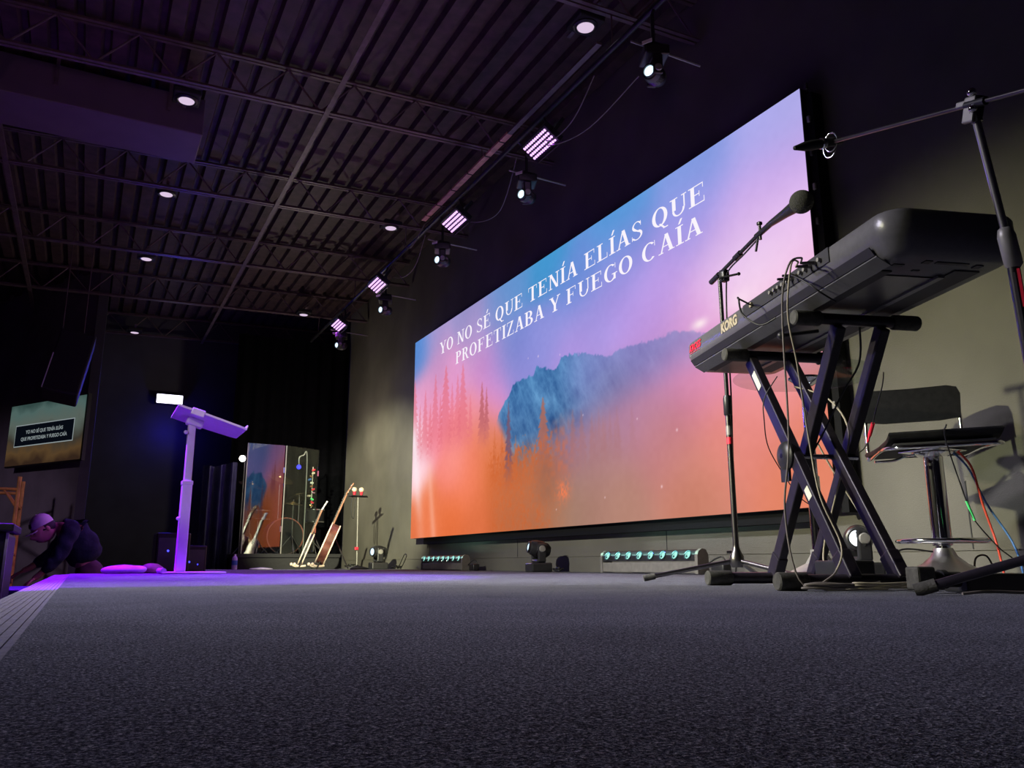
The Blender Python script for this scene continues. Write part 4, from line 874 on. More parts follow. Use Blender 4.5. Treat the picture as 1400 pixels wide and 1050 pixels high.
# ------------------------------------------------------------------ LED bars on the floor
def light_bar(x, y0, y1, label):
    L = y1 - y0; yc = (y0 + y1) / 2
    t = thing('led_light_bar', label, 'stage light', (x, yc, 0), group='eight lens LED bars along the wall')
    build('lower_housing', MB().bevel_box((x, yc, .045), (0.09, L - 0.05, 0.07), 0.004), M['barbody'], t, True)
    hd = [(x - 0.045, .088), (x - 0.045, .125), (x - 0.032, .152), (x - 0.008, .163), (x + 0.02, .158), (x + 0.035, .13), (x + 0.035, .088)]
    build('head', MB().prism([(a, y0 + 0.03, b) for a, b in hd], (0, L - 0.06, 0)), M['black'], t, True, 50)
    for yy in (y0, y1 - 0.028):
        ec = [(x - 0.05, .005), (x - 0.05, .12), (x - 0.04, .150), (x - 0.012, .168), (x + 0.022, .163), (x + 0.042, .13), (x + 0.046, .005)]
        build('end_plate', MB().prism([(a, yy, b) for a, b in ec], (0, 0.028, 0)), M['barbody'], t, True, 40)
    Rl = look((-0.92, -0.0, 0.40)); n_ = 8
    for k in range(n_):
        p = V((x - 0.044, y0 + 0.10 + (L - 0.20) * k / (n_ - 1), .126))
        o = build('lens', MB().lathe([(0.0, 0.010), (0.012, 0.009), (0.024, 0.003), (0.026, -0.004)], p, Rl, 18), M['led_teal'], t, True, 60)
        build('lens_rim', MB().lathe([(0.027, -0.006), (0.032, 0.0), (0.032, 0.007), (0.0275, 0.006)], p, Rl, 20, loop=True).box(p + Rl @ V((0, 0, 0.011)), (0.002, 0.03, 0.002), Rl).tube(p + Rl @ V((0, -.012, .006)), p + Rl @ V((0, -.012, .0105)), 0.008, seg=8), M['lens_dark'], o, True, 50)
    l = add_light('led_bar_glow', 'AREA', (x - 0.06, yc, .15), (x - 0.8, yc, .75), 1.2, (0.5, 1.0, 0.85), L, sy=0.03)
    l.rotation_euler = axes((0, 1, 0), (-.5, 0, -.85), (0.85, 0, -0.5)).to_euler()
    build('bar_cable', MB().path([(x + .02, y0, .06), (x + .03, y0 - .08, .10), (x + .04, y0 - .14, .11), (x + .05, y0 - .17, .05), (x + .03, y0 - .2, .006)], 0.005).bevel_box((x + .03, y0 - .13, .035), (.07, .12, .07), .01), M['black'], t, True, 50)
light_bar(3.62, 8.02, 9.22, 'farther LED light bar with eight pale lenses, under the screen left end')
light_bar(3.60, 4.22, 5.36, 'nearer LED light bar with eight teal lenses, left of the keyboard stand')
moving_head('small moving head light on the carpet between the two LED bars', (3.60, 6.42, 0), (-0.80, 0.22, 0.16), 1.0, False, yaw=1.4, group='floor moving head lights')
moving_head('small moving head light on the carpet at the far left end of the wall', (3.55, 10.75, 0), (-0.95, -0.35, 0.02), 1.15, False, yaw=1.5, group='floor moving head lights')
moving_head('moving head light behind the X stand shining a bright white lens at the camera', (3.45, 2.87, 0), (-0.76, -0.62, 0.02), 0.95, False, 'lens_bright', yaw=1.0, group='floor moving head lights')
for x, y, s, l in ((3.62, 10.2, 1.0, 'knot of black cable on carpet right of the farthest floor light'), (3.64, 6.15, .6, 'black plug and cable beside the middle floor light'), (3.5, 11.8, 1.3, 'heap of black cable on carpet beside the round stand base')):
    pts = []
    rr = random.Random(int(y * 10))
    for k in range(26): q = k * 0.9; pts.append((x + 0.07 * s * math.cos(q) * rr.uniform(.6, 1.3), y + 0.13 * s * math.sin(q * 1.1), 0.008 + 0.05 * s * rr.random()))
    cable('cable_heap', pts, 0.006, 'cable_black', l, smooth=4)
cable('looped_cable', [(3.6, 10.1, .01), (3.62, 10.02, .12), (3.62, 9.92, .19), (3.62, 9.85, .17), (3.62, 9.95, .08), (3.6, 10.0, .01)], 0.005, 'cable_black', 'upright loop of thin cable near the farthest floor light')

# ------------------------------------------------------------------ lectern
t = thing('lectern', 'white lectern with a slim telescopic post and tilted top, lit violet', 'lectern', (0.68, 6.9, 0))
build('base_plate', MB().bevel_box((0.77, 6.92, 0.008), (0.46, 0.42, 0.014), 0.004), M['white'], t, True)
build('base_foot', MB().tube((0.55, 6.72, 0.022), (0.55, 7.12, 0.022), 0.022, seg=14), M['white'], t, True, 40)
build('lower_post', MB().bevel_box((0.68, 6.9, 0.36), (0.075, 0.09, 0.69), 0.008), M['white'], t, True)
build('post_collar', MB().bevel_box((0.68, 6.9, 0.70), (0.083, 0.098, 0.035), 0.006), M['white'], t, True)
build('upper_post', MB().bevel_box((0.68, 6.9, 0.93), (0.056, 0.072, 0.50), 0.007), M['white'], t, True)
build('knob', MB().ball((0.635, 6.86, 1.10), 0.016).tube((0.635, 6.86, 1.10), (0.66, 6.88, 1.10), 0.008), M['white'], t, True, 60)
build('knob', MB().ball((0.632, 6.86, 0.42), 0.014).tube((0.632, 6.86, 0.42), (0.65, 6.88, 0.42), 0.007), M['white'], t, True, 60)
tl = math.atan(0.145 / 0.52); Rt = Matrix.Rotation(tl, 3, 'Y'); dc = V((0.80, 6.9, 1.19))
mb = MB()
out = [(-0.27, -0.30), (-0.27, 0.30), (-0.05, 0.30), (0.22, 0.27), (0.27, 0.25), (0.27, -0.25), (0.22, -0.27), (-0.05, -0.30)]
mb.prism([dc + Rt @ V((a, b, 0)) for a, b in out], Rt @ V((0, 0, 0.016)))
build('desk_top', mb, M['white'], t, True)
build('desk_lip', MB().bevel_box(dc + Rt @ V((0.272, 0, 0.022)), (0.012, 0.5, 0.04), 0.004, Rt), M['white'], t, True)
build('head_bracket', MB().bevel_box((0.70, 6.9, 1.185), (0.13, 0.10, 0.06), 0.012, Rt), M['white'], t, True)
build('edge_clip', MB().bevel_box((0.69, 6.60 + .02, 1.222), (0.10, 0.05, 0.055), 0.008, Rt), M['white'], t, True)

# ------------------------------------------------------------------ back line
tag(build('stage_curtain', None or (lambda: (lambda mb: ([mb.quad((x, 13.86 + 0.03 * math.sin(x * 26), 0.0), (x + 0.03, 13.86 + 0.03 * math.sin((x + 0.03) * 26), 0.0), (x + 0.03, 13.86 + 0.03 * math.sin((x + 0.03) * 26), 3.9), (x, 13.86 + 0.03 * math.sin(x * 26), 3.9)) for x in [2.0 + 0.03 * k for k in range(64)]], mb)[1])(MB()))(), M['curtain'], smooth=60), 'black stage curtain closing the far end behind the drum kit', 'curtain')
def drape(label, x0, x1, y, z0, z1, mt_, amp=0.04, fr=22, name='drape', slope=0.0):
    mb = MB(); n_ = int((x1 - x0) / 0.02)
    for k in range(n_):
        a_, b_ = x0 + 0.02 * k, x0 + 0.02 * (k + 1)
        ya, yb = y + amp * math.sin(a_ * fr) + slope * (a_ - x0), y + amp * math.sin(b_ * fr) + slope * (b_ - x0)
        mb.quad((a_, ya, z0), (b_, yb, z0), (b_, yb, z1 - 0.04 * math.sin(b_ * 9)), (a_, ya, z1 - 0.04 * math.sin(a_ * 9)))
    return tag(build(name, mb, M[mt_], smooth=60), label, 'curtain')
drape('glossy dark drape with blue sheen left of the acrylic panel', 1.45, 1.93, 12.6, 0.0, 1.52, 'gloss_drape', 0.05, 40)
t = thing('drum_riser', 'low black riser carrying the drum kit and acrylic panels', 'riser', (2.6, 12.7, 0))
build('deck', MB().box((2.62, 12.75, 0.19), (1.50, 1.7, 0.05)), M['blackm'], t, True)
build('skirt', MB().box((2.62, 12.75, 0.083), (1.44, 1.64, 0.163)), M['blackm'], t, True)
def acrylic(label, x0, x1, y0, y1, m_='acrylic', z0=0.216, z1=1.78):
    d_ = V((x1 - x0, y1 - y0, 0)).normalized(); n_ = V((-d_.y, d_.x, 0)); p0 = V((x0, y0, z0)); p1 = V((x1, y1, z0))
    t = thing('acrylic_panel', label, 'drum shield', (p0 + p1) / 2, group=None)
    build('sheet', MB().prism([p0, p1, p1 + V((0, 0, z1 - z0)), p0 + V((0, 0, z1 - z0))], n_ * 0.006), M[m_], t, True)
    build('edge_strip', MB().box(p0 + V((0, 0, (z1 - z0) / 2)), (0.012, 0.012, z1 - z0)), M['grey'], t, True)
    build('hinge', MB().box(p1 + V((0, 0, 0.35)), (0.02, 0.014, 0.08)).box(p1 + V((0, 0, 1.2)), (0.02, 0.014, 0.08)), M['chrome'], t, True)
acrylic('clear acrylic drum shield panel reflecting the LED wall, left one', 1.965, 2.50, 12.02, 12.06)
acrylic('clear acrylic drum shield panel, right one in front of the cymbals', 2.52, 3.06, 12.06, 12.30, 'glass')
# drum kit
t = thing('bass_drum', 'dark bass drum of the kit behind the acrylic panels', 'drum', (2.72, 12.95, 0.215))
build('shell', MB().tube((2.72, 12.75, .49), (2.72, 13.15, .49), 0.27, seg=32), M['drum'], t, True, 40)
build('hoop', MB().lathe([(.265, 0), (.282, 0), (.282, .03), (.265, .03)], (2.72, 12.74, .49), look((0, 1, 0)), 32, loop=True), M['chrome'], t, True, 40)
def drum(label, x, y, z, r, hgt, legs_=True):
    t = thing('tom_drum', label, 'drum', (x, y, 0.215))
    build('shell', MB().tube((x, y, z), (x, y, z + hgt), r, seg=28), M['drum'], t, True, 40)
    for zz in (z, z + hgt - .015): build('rim', MB().lathe([(r - .004, 0), (r + .008, 0), (r + .008, .015), (r - .004, .015)], (x, y, zz), None, 28, loop=True), M['chrome'], t, True, 40)
    build('stand', MB().tube((x, y, z), (x, y, .26), .012).tube((x, y, .4), (x + .2, y + .1, .222), .008).tube((x, y, .4), (x - .2, y + .05, .222), .008).tube((x, y, .4), (x, y - .2, .222), .008), M['chrome'], t, True)
drum('small drum at the left of the kit behind the panels', 2.28, 12.65, .72, .17, .14)
drum('small drum at the right of the kit behind the panels', 3.14, 12.7, .70, .14, .2)
def cymbal(label, x, y, z, r, tilt):
    t = thing('cymbal', label, 'cymbal', (x, y, .215))
    R = Matrix.Rotation(tilt, 3, 'X') @ Matrix.Rotation(tilt * .6, 3, 'Y')
    build('plate', MB().lathe([(0.0, .03), (.03, .025), (.045, .008), (r, -.015), (r, -.018), (.04, .003), (0, .02)], (x, y, z), R, 36), M['brass'], t, True, 40)
    build('stand', MB().tube((x, y, z + .05), (x, y, .5), .009).tube((x, y, .5), (x + .2, y + .1, .222), .008).tube((x, y, .5), (x - .2, y + .1, .222), .008).tube((x, y, .5), (x, y - .2, .222), .008).ball((x, y, z + .045), .012), M['chrome'], t, True)
cymbal('tilted cymbal highest over the drum kit', 2.62, 12.9, 1.40, .22, .45); cymbal('cymbal low at right of the kit behind the panel', 2.98, 13.1, 1.12, .2, -.3); cymbal('cymbal at left of the kit behind the reflecting panel', 2.22, 13.0, 1.28, .2, .3); cymbal('small cymbal pair at the middle of the kit', 2.78, 12.6, .98, .14, .1)
rr = random.Random(5); t = thing('coloured_ornament_string', 'vertical string of small colourful shiny ornaments right of the cymbals', 'ornament', (3.06, 12.62, .9))
build('cord', MB().tube((3.06, 12.62, .92), (3.06, 12.62, 1.55), .006), M['offwhite'], t, True)
hues = ['brass', 'logo_red', 'tape_green', 'cream', 'chrome', 'logo_red', 'brass', 'offwhite', 'cable_blue', 'brass', 'cream', 'logo_red']
for k in range(12): build('ornament', MB().bevel_box((3.05 + rr.uniform(-.04, .03), 12.6, .95 + k * .05), (.05, .03, .028), .006, Matrix.Rotation(rr.uniform(-.6, .6), 3, 'Y')), M[hues[k]], t, True)
t = thing('blue_lamp', 'small glowing blue lamp hanging over the drum kit', 'lamp', (2.80, 12.45, 1.52))
build('bulb', MB().ball((2.80, 12.45, 1.52), .035), M['small_blue'], t, True, 60)
build('hook', MB().path([(2.80, 12.45, 1.56), (2.80, 12.45, 1.66), (2.86, 12.45, 1.70), (2.92, 12.45, 1.64), (2.93, 12.45, .22)], .008), M['grey'], t, True)
add_light('kit_fill', 'POINT', (2.75, 12.5, 1.95), (0, 0, 0), 40, (1.0, 0.86, 0.7), .05)  # point light added for glints on cymbals and chrome, no fixture
t = thing('work_lamp', 'small bright white lamp at the top of the acrylic panel', 'lamp', (1.93, 12.02, .216))
build('bulb', MB().ball((1.885, 11.95, 1.54), .045), M['lamp_white'], t, True, 60)
build('pole', MB().tube((1.93, 12.0, .2), (1.93, 12.0, 1.6), .01).tube((1.93, 12.0, 1.54), (1.90, 11.97, 1.54), .012), M['pipe'], t, True)
add_light('work_lamp_light', 'POINT', (1.86, 11.88, 1.54), (0, 0, 0), 3, (1.0, .95, .85), .04)
tag(build('yellow_ornament', MB().lathe([(.0, 0), (.05, 0), (.03, .1), (.045, .18), (.02, .27), (0, .29)], (2.10, 12.2, .216), None, 18), M['brass'], smooth=50), 'small golden figure standing behind the reflecting panel foot', 'ornament')
# cases
for i, (x, y, z0, z1, w_, l) in enumerate([(1.05, 10.3, -.7, .42, .36, 'dark equipment rack behind the lectern, left of the blue glints'), (1.38, 11.2, -.7, .30, .30, 'dark equipment rack with blue glints beside the glossy drape')]):
    t = thing('equipment_rack', l, 'rack', (x - .15, y, z0))
    build('cabinet', MB().bevel_box((x - .15, y, (z0 + z1) / 2), (w_, .5, z1 - z0), .015), M['black'], t, True)
    build('front_panel', MB().box((x - .15, y - .253, (z0 + z1) / 2), (w_ * .84, .008, (z1 - z0) * .9)), M['darkchrome'], t, True)
    build('blue_glint', MB().ball((x - .2, y - .262, z1 - .2), .012).ball((x - .1, y - .262, z1 - .23), .008), M['small_blue'], t, True)  # glowing balls drawn as the blue glints on the dark gear
# guitars
def guitar(label, x, y, scale, tdir, side, neck, headm, body_w=.19, thick=.10, name='acoustic_guitar'):
    tz = V(tdir).normalized(); ny = V((.25, .97, 0)); ny = (ny - tz * ny.dot(tz)).normalized(); nx = ny.cross(tz).normalized()      # nx: back-to-front across the body
    R = axes(nx, ny, tz); t = thing(name, label, 'guitar', (x, y, 0), R); s = scale
    outl = []
    for k in range(40):
        a_ = 2 * PI * k / 40; zz = -math.cos(a_); w_ = body_w * (1.0 - .18 * (zz > 0) * zz) * (1 - .22 * math.exp(-((zz - .15) / .28) ** 2))
        outl.append((w_ * math.sin(a_), .30 + .25 * zz))
    h_ = thick / 2
    loft_r = lambda q, o_: [V((q, a_ * o_ * s, (.30 + (b_ - .30) * o_ + .03) * s)) for a_, b_ in outl]
    build('body', loft(MB(), [loft_r(-h_, .985), loft_r(-h_, 1), loft_r(h_, 1), loft_r(h_, .985)]), M[side], t, smooth=40)
    for q in (-h_, h_): build('binding', loft(MB(), [loft_r(q - .008, 1.004), loft_r(q - .006, 1.03), loft_r(q + .006, 1.03), loft_r(q + .008, 1.004)]), M['cream'], t, smooth=40)
    build('neck', MB().bevel_box((-h_ + .012, 0, .76 * s), (.022, .05, .42 * s), .006), M[neck], t)
    build('fretboard', MB().box((-h_ - .004, 0, .72 * s), (.008, .052, .50 * s)), M['black'], t)
    mb = MB()
    for q in range(14): mb.box((-h_ - .009, 0, (.56 + q * .029) * s), (.003, .05, .004))
    build('frets', mb, M['grey'], t)
    build('headstock', MB().bevel_box((-h_ + .02, 0, 1.04 * s), (.018, .075, .16 * s), .005, Matrix.Rotation(.18, 3, 'Y')), M[headm], t)
    for q in range(3): build('tuning_peg', MB().tube((-h_ + .02, -.055, (.99 + q * .045) * s), (-h_ + .02, .055, (.99 + q * .045) * s), .006, seg=8), M['grey'], t)
    return t, R
guitar('acoustic guitar with cream binding leaning on its stand by the black curtain', 2.50, 9.9, 1.0, (.36, -.09, .93), 'wood', 'neckwood', 'neckwood')
guitar('slimmer electric guitar with white headstock behind the acoustic one', 2.46, 10.7, .84, (.34, -.085, .94), 'black', 'neckwood', 'white', .16, .045, 'electric_guitar')
def gstand(label, x, y):
    t = thing('guitar_stand', label, 'guitar stand', (x, y, 0))
    for dy in (-.12, .12): build('leg', MB().tube((x + .16, y, .42), (x - .06, y + dy, .015), .008), M['black'], t, True)
    build('rear_leg', MB().tube((x + .16, y, .42), (x + .36, y, .015), .008), M['black'], t, True)
    for dy in (-.09, .09): build('cradle', MB().path([(x + .04, y + dy, .05), (x - .05, y + dy, .045), (x - .10, y + dy, .07)], .013).ball((x - .10, y + dy, .07), .02), M['cream'], t, True, 60)
gstand('low guitar stand with pale rubber cradles under the acoustic guitar', 2.53, 9.9); gstand('low guitar stand under the electric guitar', 2.50, 10.7)
# second microphone stand
x, y = 3.36, 11.1
t = thing('microphone_stand', 'straight microphone stand on a round base at the far end of the wall', 'microphone stand', (x, y, 0))
build('base', MB().lathe([(.18, 0), (.18, .012), (.12, .03), (.04, .045), (.02, .055), (0, .055)], (x, y, 0), None, 32), M['rubber'], t, True, 40)
build('pole', MB().tube((x, y, .05), (x - .02, y, 1.0), .009), M['grey'], t, True, 50)
build('tray', MB().bevel_box((x - .02, y, 1.0), (.24, .12, .012), .004), M['black'], t, True)
build('cross_bar', MB().tube((x - .16, y, .99), (x + .12, y, .99), .007), M['black'], t, True)
for dx, l in ((-.06, 'pinkish microphone lying on the far stand tray, left one'), (.04, 'pinkish microphone lying on the far stand tray, right one')):
    q = V((x + dx - .02, y, 1.01)); mt_ = thing('microphone', l, 'microphone', q)
    build('grille', MB().ball(q + V((0, -.02, .075)), .036), M['cream'], mt_, True, 60)
    build('handle', MB().lathe([(0, -.0), (.016, 0), (.026, .07), (0, .07)], q + V((0, -.02, .0)), None, 16), M['logo_red'], mt_, True, 50)
cable('hanging_cable', [(x - .1, y, .99), (x - .11, y, .85), (x - .10, y, .72), (x - .07, y, .70), (x - .06, y, .85), (x - .05, y, .98)], .006, 'cable_black', 'loop of black cable hanging from the far microphone stand tray')
tag(build('red_clip', MB().bevel_box((x - .02, y - .02, .28), (.05, .03, .04), .006), M['logo_red']), 'small red clip low on the far microphone stand pole', 'clip')
# bottle, cloth, bag
x, y = 1.80, 11.45
t = thing('water_bottle', 'plastic water bottle with blue label standing on the carpet', 'bottle', (x, y, 0))
build('body', MB().lathe([(.0, 0), (.034, 0), (.036, .01), (.036, .14), (.028, .165), (.014, .18), (0, .18)], (x, y, 0), None, 20), M['fabric'], t, True, 50)
build('label_band', MB().lathe([(.0365, .06), (.037, .06), (.037, .12), (.0365, .12)], (x, y, 0), None, 20), M['cable_blue'], t, True, 50)
build('cap', MB().tube((x, y, .18), (x, y, .2), .015), M['white'], t, True, 50)
def lump(name, c_, d_, mt_, label, cat, seed):
    t_ = MB().ball(c_, 1, d_, seg=24); 
    for v in t_.bm.verts:
        v.co += (v.co - V(c_)) * 0.35 * noise.noise(v.co * 9 + V((seed, 0, 0))); v.co.z = max(v.co.z, .001)
    return tag(build(name, t_, M[mt_], smooth=70), label, cat)
lump('folded_cloth', (.30, 7.25, .025), (.16, .12, .05), 'fabric', 'crumpled cloth bathed in violet light at the stage corner', 'cloth', 1)
lump('bag', (.53, 7.42, .03), (.09, .09, .055), 'brown', 'small brown bag between the cloth and the lectern foot', 'bag', 5)
lump('dropped_item', (2.10, 11.3, .01), (.16, .05, .018), 'fabric', 'flat pale papers lying on the carpet before the riser', 'papers', 9)

# ------------------------------------------------------------------ left side of the house
t = thing('speaker_cabinet', 'dark speaker cabinet with black top at the left edge of the photo', 'speaker', (-.68, 4.95, -.7))
build('cabinet', MB().bevel_box((-.712, 4.99, -.235), (.76, .5, .93), .02), M['speaker'], t, True)
build('top_board', MB().bevel_box((-.712, 4.99, .25), (.80, .56, .04), .008), M['blackm'], t, True)
build('grille', MB().box((-.712, 4.735, -.24), (.66, .012, .80)), M['blackm'], t, True)
build('lit_edge_strip', MB().box((-.337, 4.74, -.235), (.012, .014, .92)), M['fabric'], t, True, label='pale strip drawn as the lit cabinet edge')  # pale strip put in for the light catching this edge
t = thing('equipment_case', 'long low blue lit case on the house floor beside the stage', 'case', (-.34, 6.6, -.7))
build('body', MB().bevel_box((-.36, 6.6, -.41), (.36, .9, .58), .01), M['case'], t, True)
build('lid', MB().bevel_box((-.36, 6.6, -.10), (.37, .92, .035), .008), M['case'], t, True)
build('handle', MB().box((-.36, 6.135, -.35), (.14, .02, .04)), M['chrome'], t, True)
# side screen
P0 = V((-.153, 12.5, 1.479)); dT = V((-.54, .84, 0)).normalized(); WT, HT = 1.836 * 0.9986, 0.90; nT = V((-.84, -.54, 0)).normalized()
t = thing('side_screen', 'dim side screen with black caption box over grey and brown picture', 'screen', P0 + dT * WT / 2)
mt, nt, p = nodes_of('side_picture'); nt.nodes.remove(p)
tc = nt.nodes.new('ShaderNodeTexCoord'); sp = nt.nodes.new('ShaderNodeSeparateXYZ'); nt.links.new(tc.outputs['Object'], sp.inputs[0])
rp = nt.nodes.new('ShaderNodeValToRGB'); e = rp.color_ramp.elements
e[0].position = 0.0; e[0].color = (.030, .016, .010, 1); e[1].position = 1; e[1].color = (.03, .06, .055, 1)
for p_, c_ in ((.18, (.085, .048, .02, 1)), (.36, (.04, .034, .025, 1)), (.6, (.09, .115, .10, 1)), (.85, (.07, .12, .11, 1))): rp.color_ramp.elements.new(p_).color = c_
nz = nt.nodes.new('ShaderNodeTexNoise'); nz.inputs['Scale'].default_value = 2.4; nt.links.new(tc.outputs['Object'], nz.inputs['Vector'])
ma = nt.nodes.new('ShaderNodeMath'); ma.operation = 'MULTIPLY_ADD'; ma.inputs[1].default_value = 1 / HT; ma.inputs[2].default_value = -0.32
nt.links.new(sp.outputs['Z'], ma.inputs[0]); a2 = nt.nodes.new('ShaderNodeMath'); a2.operation = 'MULTIPLY_ADD'; a2.inputs[1].default_value = .6
nt.links.new(nz.outputs['Fac'], a2.inputs[0]); nt.links.new(ma.outputs[0], a2.inputs[2]); nt.links.new(a2.outputs[0], rp.inputs[0])
em = nt.nodes.new('ShaderNodeEmission'); em.inputs[1].default_value = 1.0; nt.links.new(rp.outputs[0], em.inputs[0]); nt.links.new(em.outputs[0], nt.nodes['Material Output'].inputs[0])
me_side = mt
def tvq(u, v, o_=0.0): return P0 + dT * WT * (1 - u) + V((0, 0, HT * v)) + nT * o_
# picture has its own object so that the colours follow its own height
sc_o = P0 + dT * WT / 2
mb = MB(); mb.quad(tvq(0, 0, .012), tvq(1, 0, .012), tvq(1, 1, .012), tvq(0, 1, .012)); build('picture', mb, me_side, t, True)
build('panel', MB().prism([tvq(-.01, -.02), tvq(1.01, -.02), tvq(1.01, 1.02), tvq(-.01, 1.02)], -nT * .05), M['blackm'], t, True)
mb = MB(); mb.quad(tvq(.10, .30, .014), tvq(.885, .30, .014), tvq(.885, .66, .014), tvq(.10, .66, .014)); build('caption_border', mb, M['text_dim'], t, True, label='thin pale frame')
mb = MB(); mb.quad(tvq(.107, .315, .016), tvq(.878, .315, .016), tvq(.878, .645, .016), tvq(.107, .645, .016)); build('caption_box', mb, M['box_black'], t, True, label='black caption box')
text_mesh('caption_line', 'YO NO SÉ QUE TENÍA ELÍAS', .072, M['text_dim'], tvq(.5, .505, .019), -dT, (0, 0, 1), t, extrude=.0005, align='CENTER', bold=.001)
text_mesh('caption_line', 'QUE PROFETIZABA Y FUEGO CAÍA', .072, M['text_dim'], tvq(.5, .395, .019), -dT, (0, 0, 1), t, extrude=.0005, align='CENTER', bold=.001)
# flown speaker
t = thing('hanging_speaker', 'black speaker flown from the ceiling in front of the side screen', 'speaker', (-.36, 11.0, 2.45))
Rh = Matrix.Rotation(math.radians(9), 3, 'Y') @ Matrix.Rotation(math.radians(-14), 3, 'X')
build('cabinet', MB().bevel_box((-.38, 11.2, 2.46), (.40, .36, .86), .02, Rh), M['blackm'], t, True)
build('grille', MB().box(V((-.38, 11.2, 2.46)) + Rh @ V((0, -.186, 0)), (.36, .01, .80), Rh), M['black'], t, True)
build('edge_strip', MB().box(V((-.38, 11.2, 2.46)) + Rh @ V((-.195, -.188, -.18)), (.012, .01, .48), Rh), M['fabric'], t, True, label='pale edge strip')
for dx in (-.12, .12): build('hanging_cable', MB().tube((-.38 + dx, 11.3, 2.85), (-.38 + dx, 11.3, 4.37), .006), M['steel'], t, True)
# blue flood light
t = thing('flood_light', 'glowing white blue flood light high on the back wall', 'stage light', (1.09, 15.1, 2.90))
build('housing', MB().bevel_box((1.09, 15.17, 2.90), (.46, .10, .20), .01), M['black'], t, True)
build('lamp_face', MB().bevel_box((1.09, 15.112, 2.90), (.42, .02, .155), .008), M['led_blue'], t, True)
build('bracket', MB().box((1.09, 15.26, 2.90), (.08, .10, .08)), M['pipe'], t, True)
add_light('flood_light_glow', 'AREA', (1.09, 15.06, 2.90), (1.0, 11, 0.0), 30, (.03, .03, 1.0), .42, sy=.16, spread=110)
add_light('flood_light_spill', 'POINT', (1.09, 14.95, 2.35), (0, 0, 0), 7, (.03, .02, 1.0), .05)
# scaffold
t = thing('scaffold_tower', 'yellow scaffold tower frame standing by the grey wall at far left', 'scaffold', (-1.1, 12.2, -.7))
for x_ in (-1.75, -.80):
    for y_ in (12.0, 12.7): build('upright', MB().tube((x_, y_, -.7), (x_, y_, 1.16 if x_ > -1 else 1.05), .024), M['yellow'], t, True, 50)
for z_ in (-.2, .35, 1.0):
    for y_ in (12.0, 12.7): build('rail', MB().tube((-1.75, y_, z_), (-.80, y_, z_), .02), M['yellow'], t, True, 50)
for y_ in (12.0, 12.7): build('brace', MB().tube((-1.7, y_, .95), (-.85, y_, .4), .014).tube((-.96, y_, 1.0), (-.82, y_, .8), .014), M['yellow'], t, True, 50)
for z_ in (-.4, -.1, .2, .5, .8): build('rung', MB().tube((-.80, 12.0, z_), (-.80, 12.7, z_), .016), M['yellow'], t, True, 50)

# ------------------------------------------------------------------ person bending over
def skin_obj(name, verts, edges, mt_, parent, sub=2, disp=0.0):
    me = bpy.data.meshes.new(name); me.from_pydata([v[:3] for v in verts], edges, [])
    o = bpy.data.objects.new(name, me); COL.objects.link(o)
    md = o.modifiers.new('skin', 'SKIN'); md.use_smooth_shade = True
    if not me.skin_vertices: 
        bpy.context.view_layer.update()
    lay = me.skin_vertices[0] if me.skin_vertices else None
    for i, v in enumerate(verts):
        r = v[3]; lay.data[i].radius = (r if not isinstance(r, tuple) else r[0], r if not isinstance(r, tuple) else r[1]); lay.data[i].use_root = (i == 0)
    o.modifiers.new('sub', 'SUBSURF').levels = sub; o.modifiers[-1].render_levels = sub
    dg = bpy.context.evaluated_depsgraph_get(); dg.update()
    m2 = bpy.data.meshes.new_from_object(o.evaluated_get(dg)); bpy.data.objects.remove(o); m2.name = name
    if disp:
        for v in m2.vertices: v.co += V(v.normal) * disp * noise.noise(V(v.co) * 14)
    m2.transform(wm(parent).inverted()); m2.materials.clear(); m2.materials.append(mt_)
    for p_ in m2.polygons: p_.use_smooth = True
    o = bpy.data.objects.new(name, m2); COL.objects.link(o); o.parent = parent
    return o
pr = thing('person', 'person in white cap and dark jacket bending down beside the stage', 'person', (.02, 8.75, -.7))
Y0 = 8.70
S = [(.06, Y0, .10, .15), (-.02, Y0 - .02, .22, .15), (-.10, Y0 - .05, .34, .155), (-.17, Y0 - .08, .405, .12), (-.235, Y0 - .11, .41, .058), (-.285, Y0 - .13, .395, .062)]
body = S + [(-.12, Y0 - .24, .35, .065), (-.19, Y0 - .30, .13, .048), (-.32, Y0 - .30, -.02, .036), (-.37, Y0 - .30, -.06, .03),   # near arm
            (-.14, Y0 + .10, .35, .065), (-.27, Y0 + .12, .16, .048), (-.42, Y0 + .06, .04, .036), (-.48, Y0 + .05, .01, .03),          # far arm
            (.07, Y0 - .09, -.10, .095), (-.06, Y0 - .14, -.32, .065), (.06, Y0 - .14, -.62, .045), (-.06, Y0 - .16, -.66, .035),
            (.07, Y0 + .09, -.10, .095), (.00, Y0 + .14, -.32, .065), (.12, Y0 + .14, -.62, .045), (.0, Y0 + .14, -.66, .035)]
ed = [(0, 1), (1, 2), (2, 3), (3, 4), (4, 5), (3, 6), (6, 7), (7, 8), (8, 9), (3, 10), (10, 11), (11, 12), (12, 13), (0, 14), (14, 15), (15, 16), (16, 17), (0, 18), (18, 19), (19, 20), (20, 21)]
skin_obj('body', [(a_, b_, c_, r_ * (.55 if (q_ == 0 or q_ >= 14) else .8)) for q_, (a_, b_, c_, r_) in enumerate(body)], ed, M['skin'], pr)
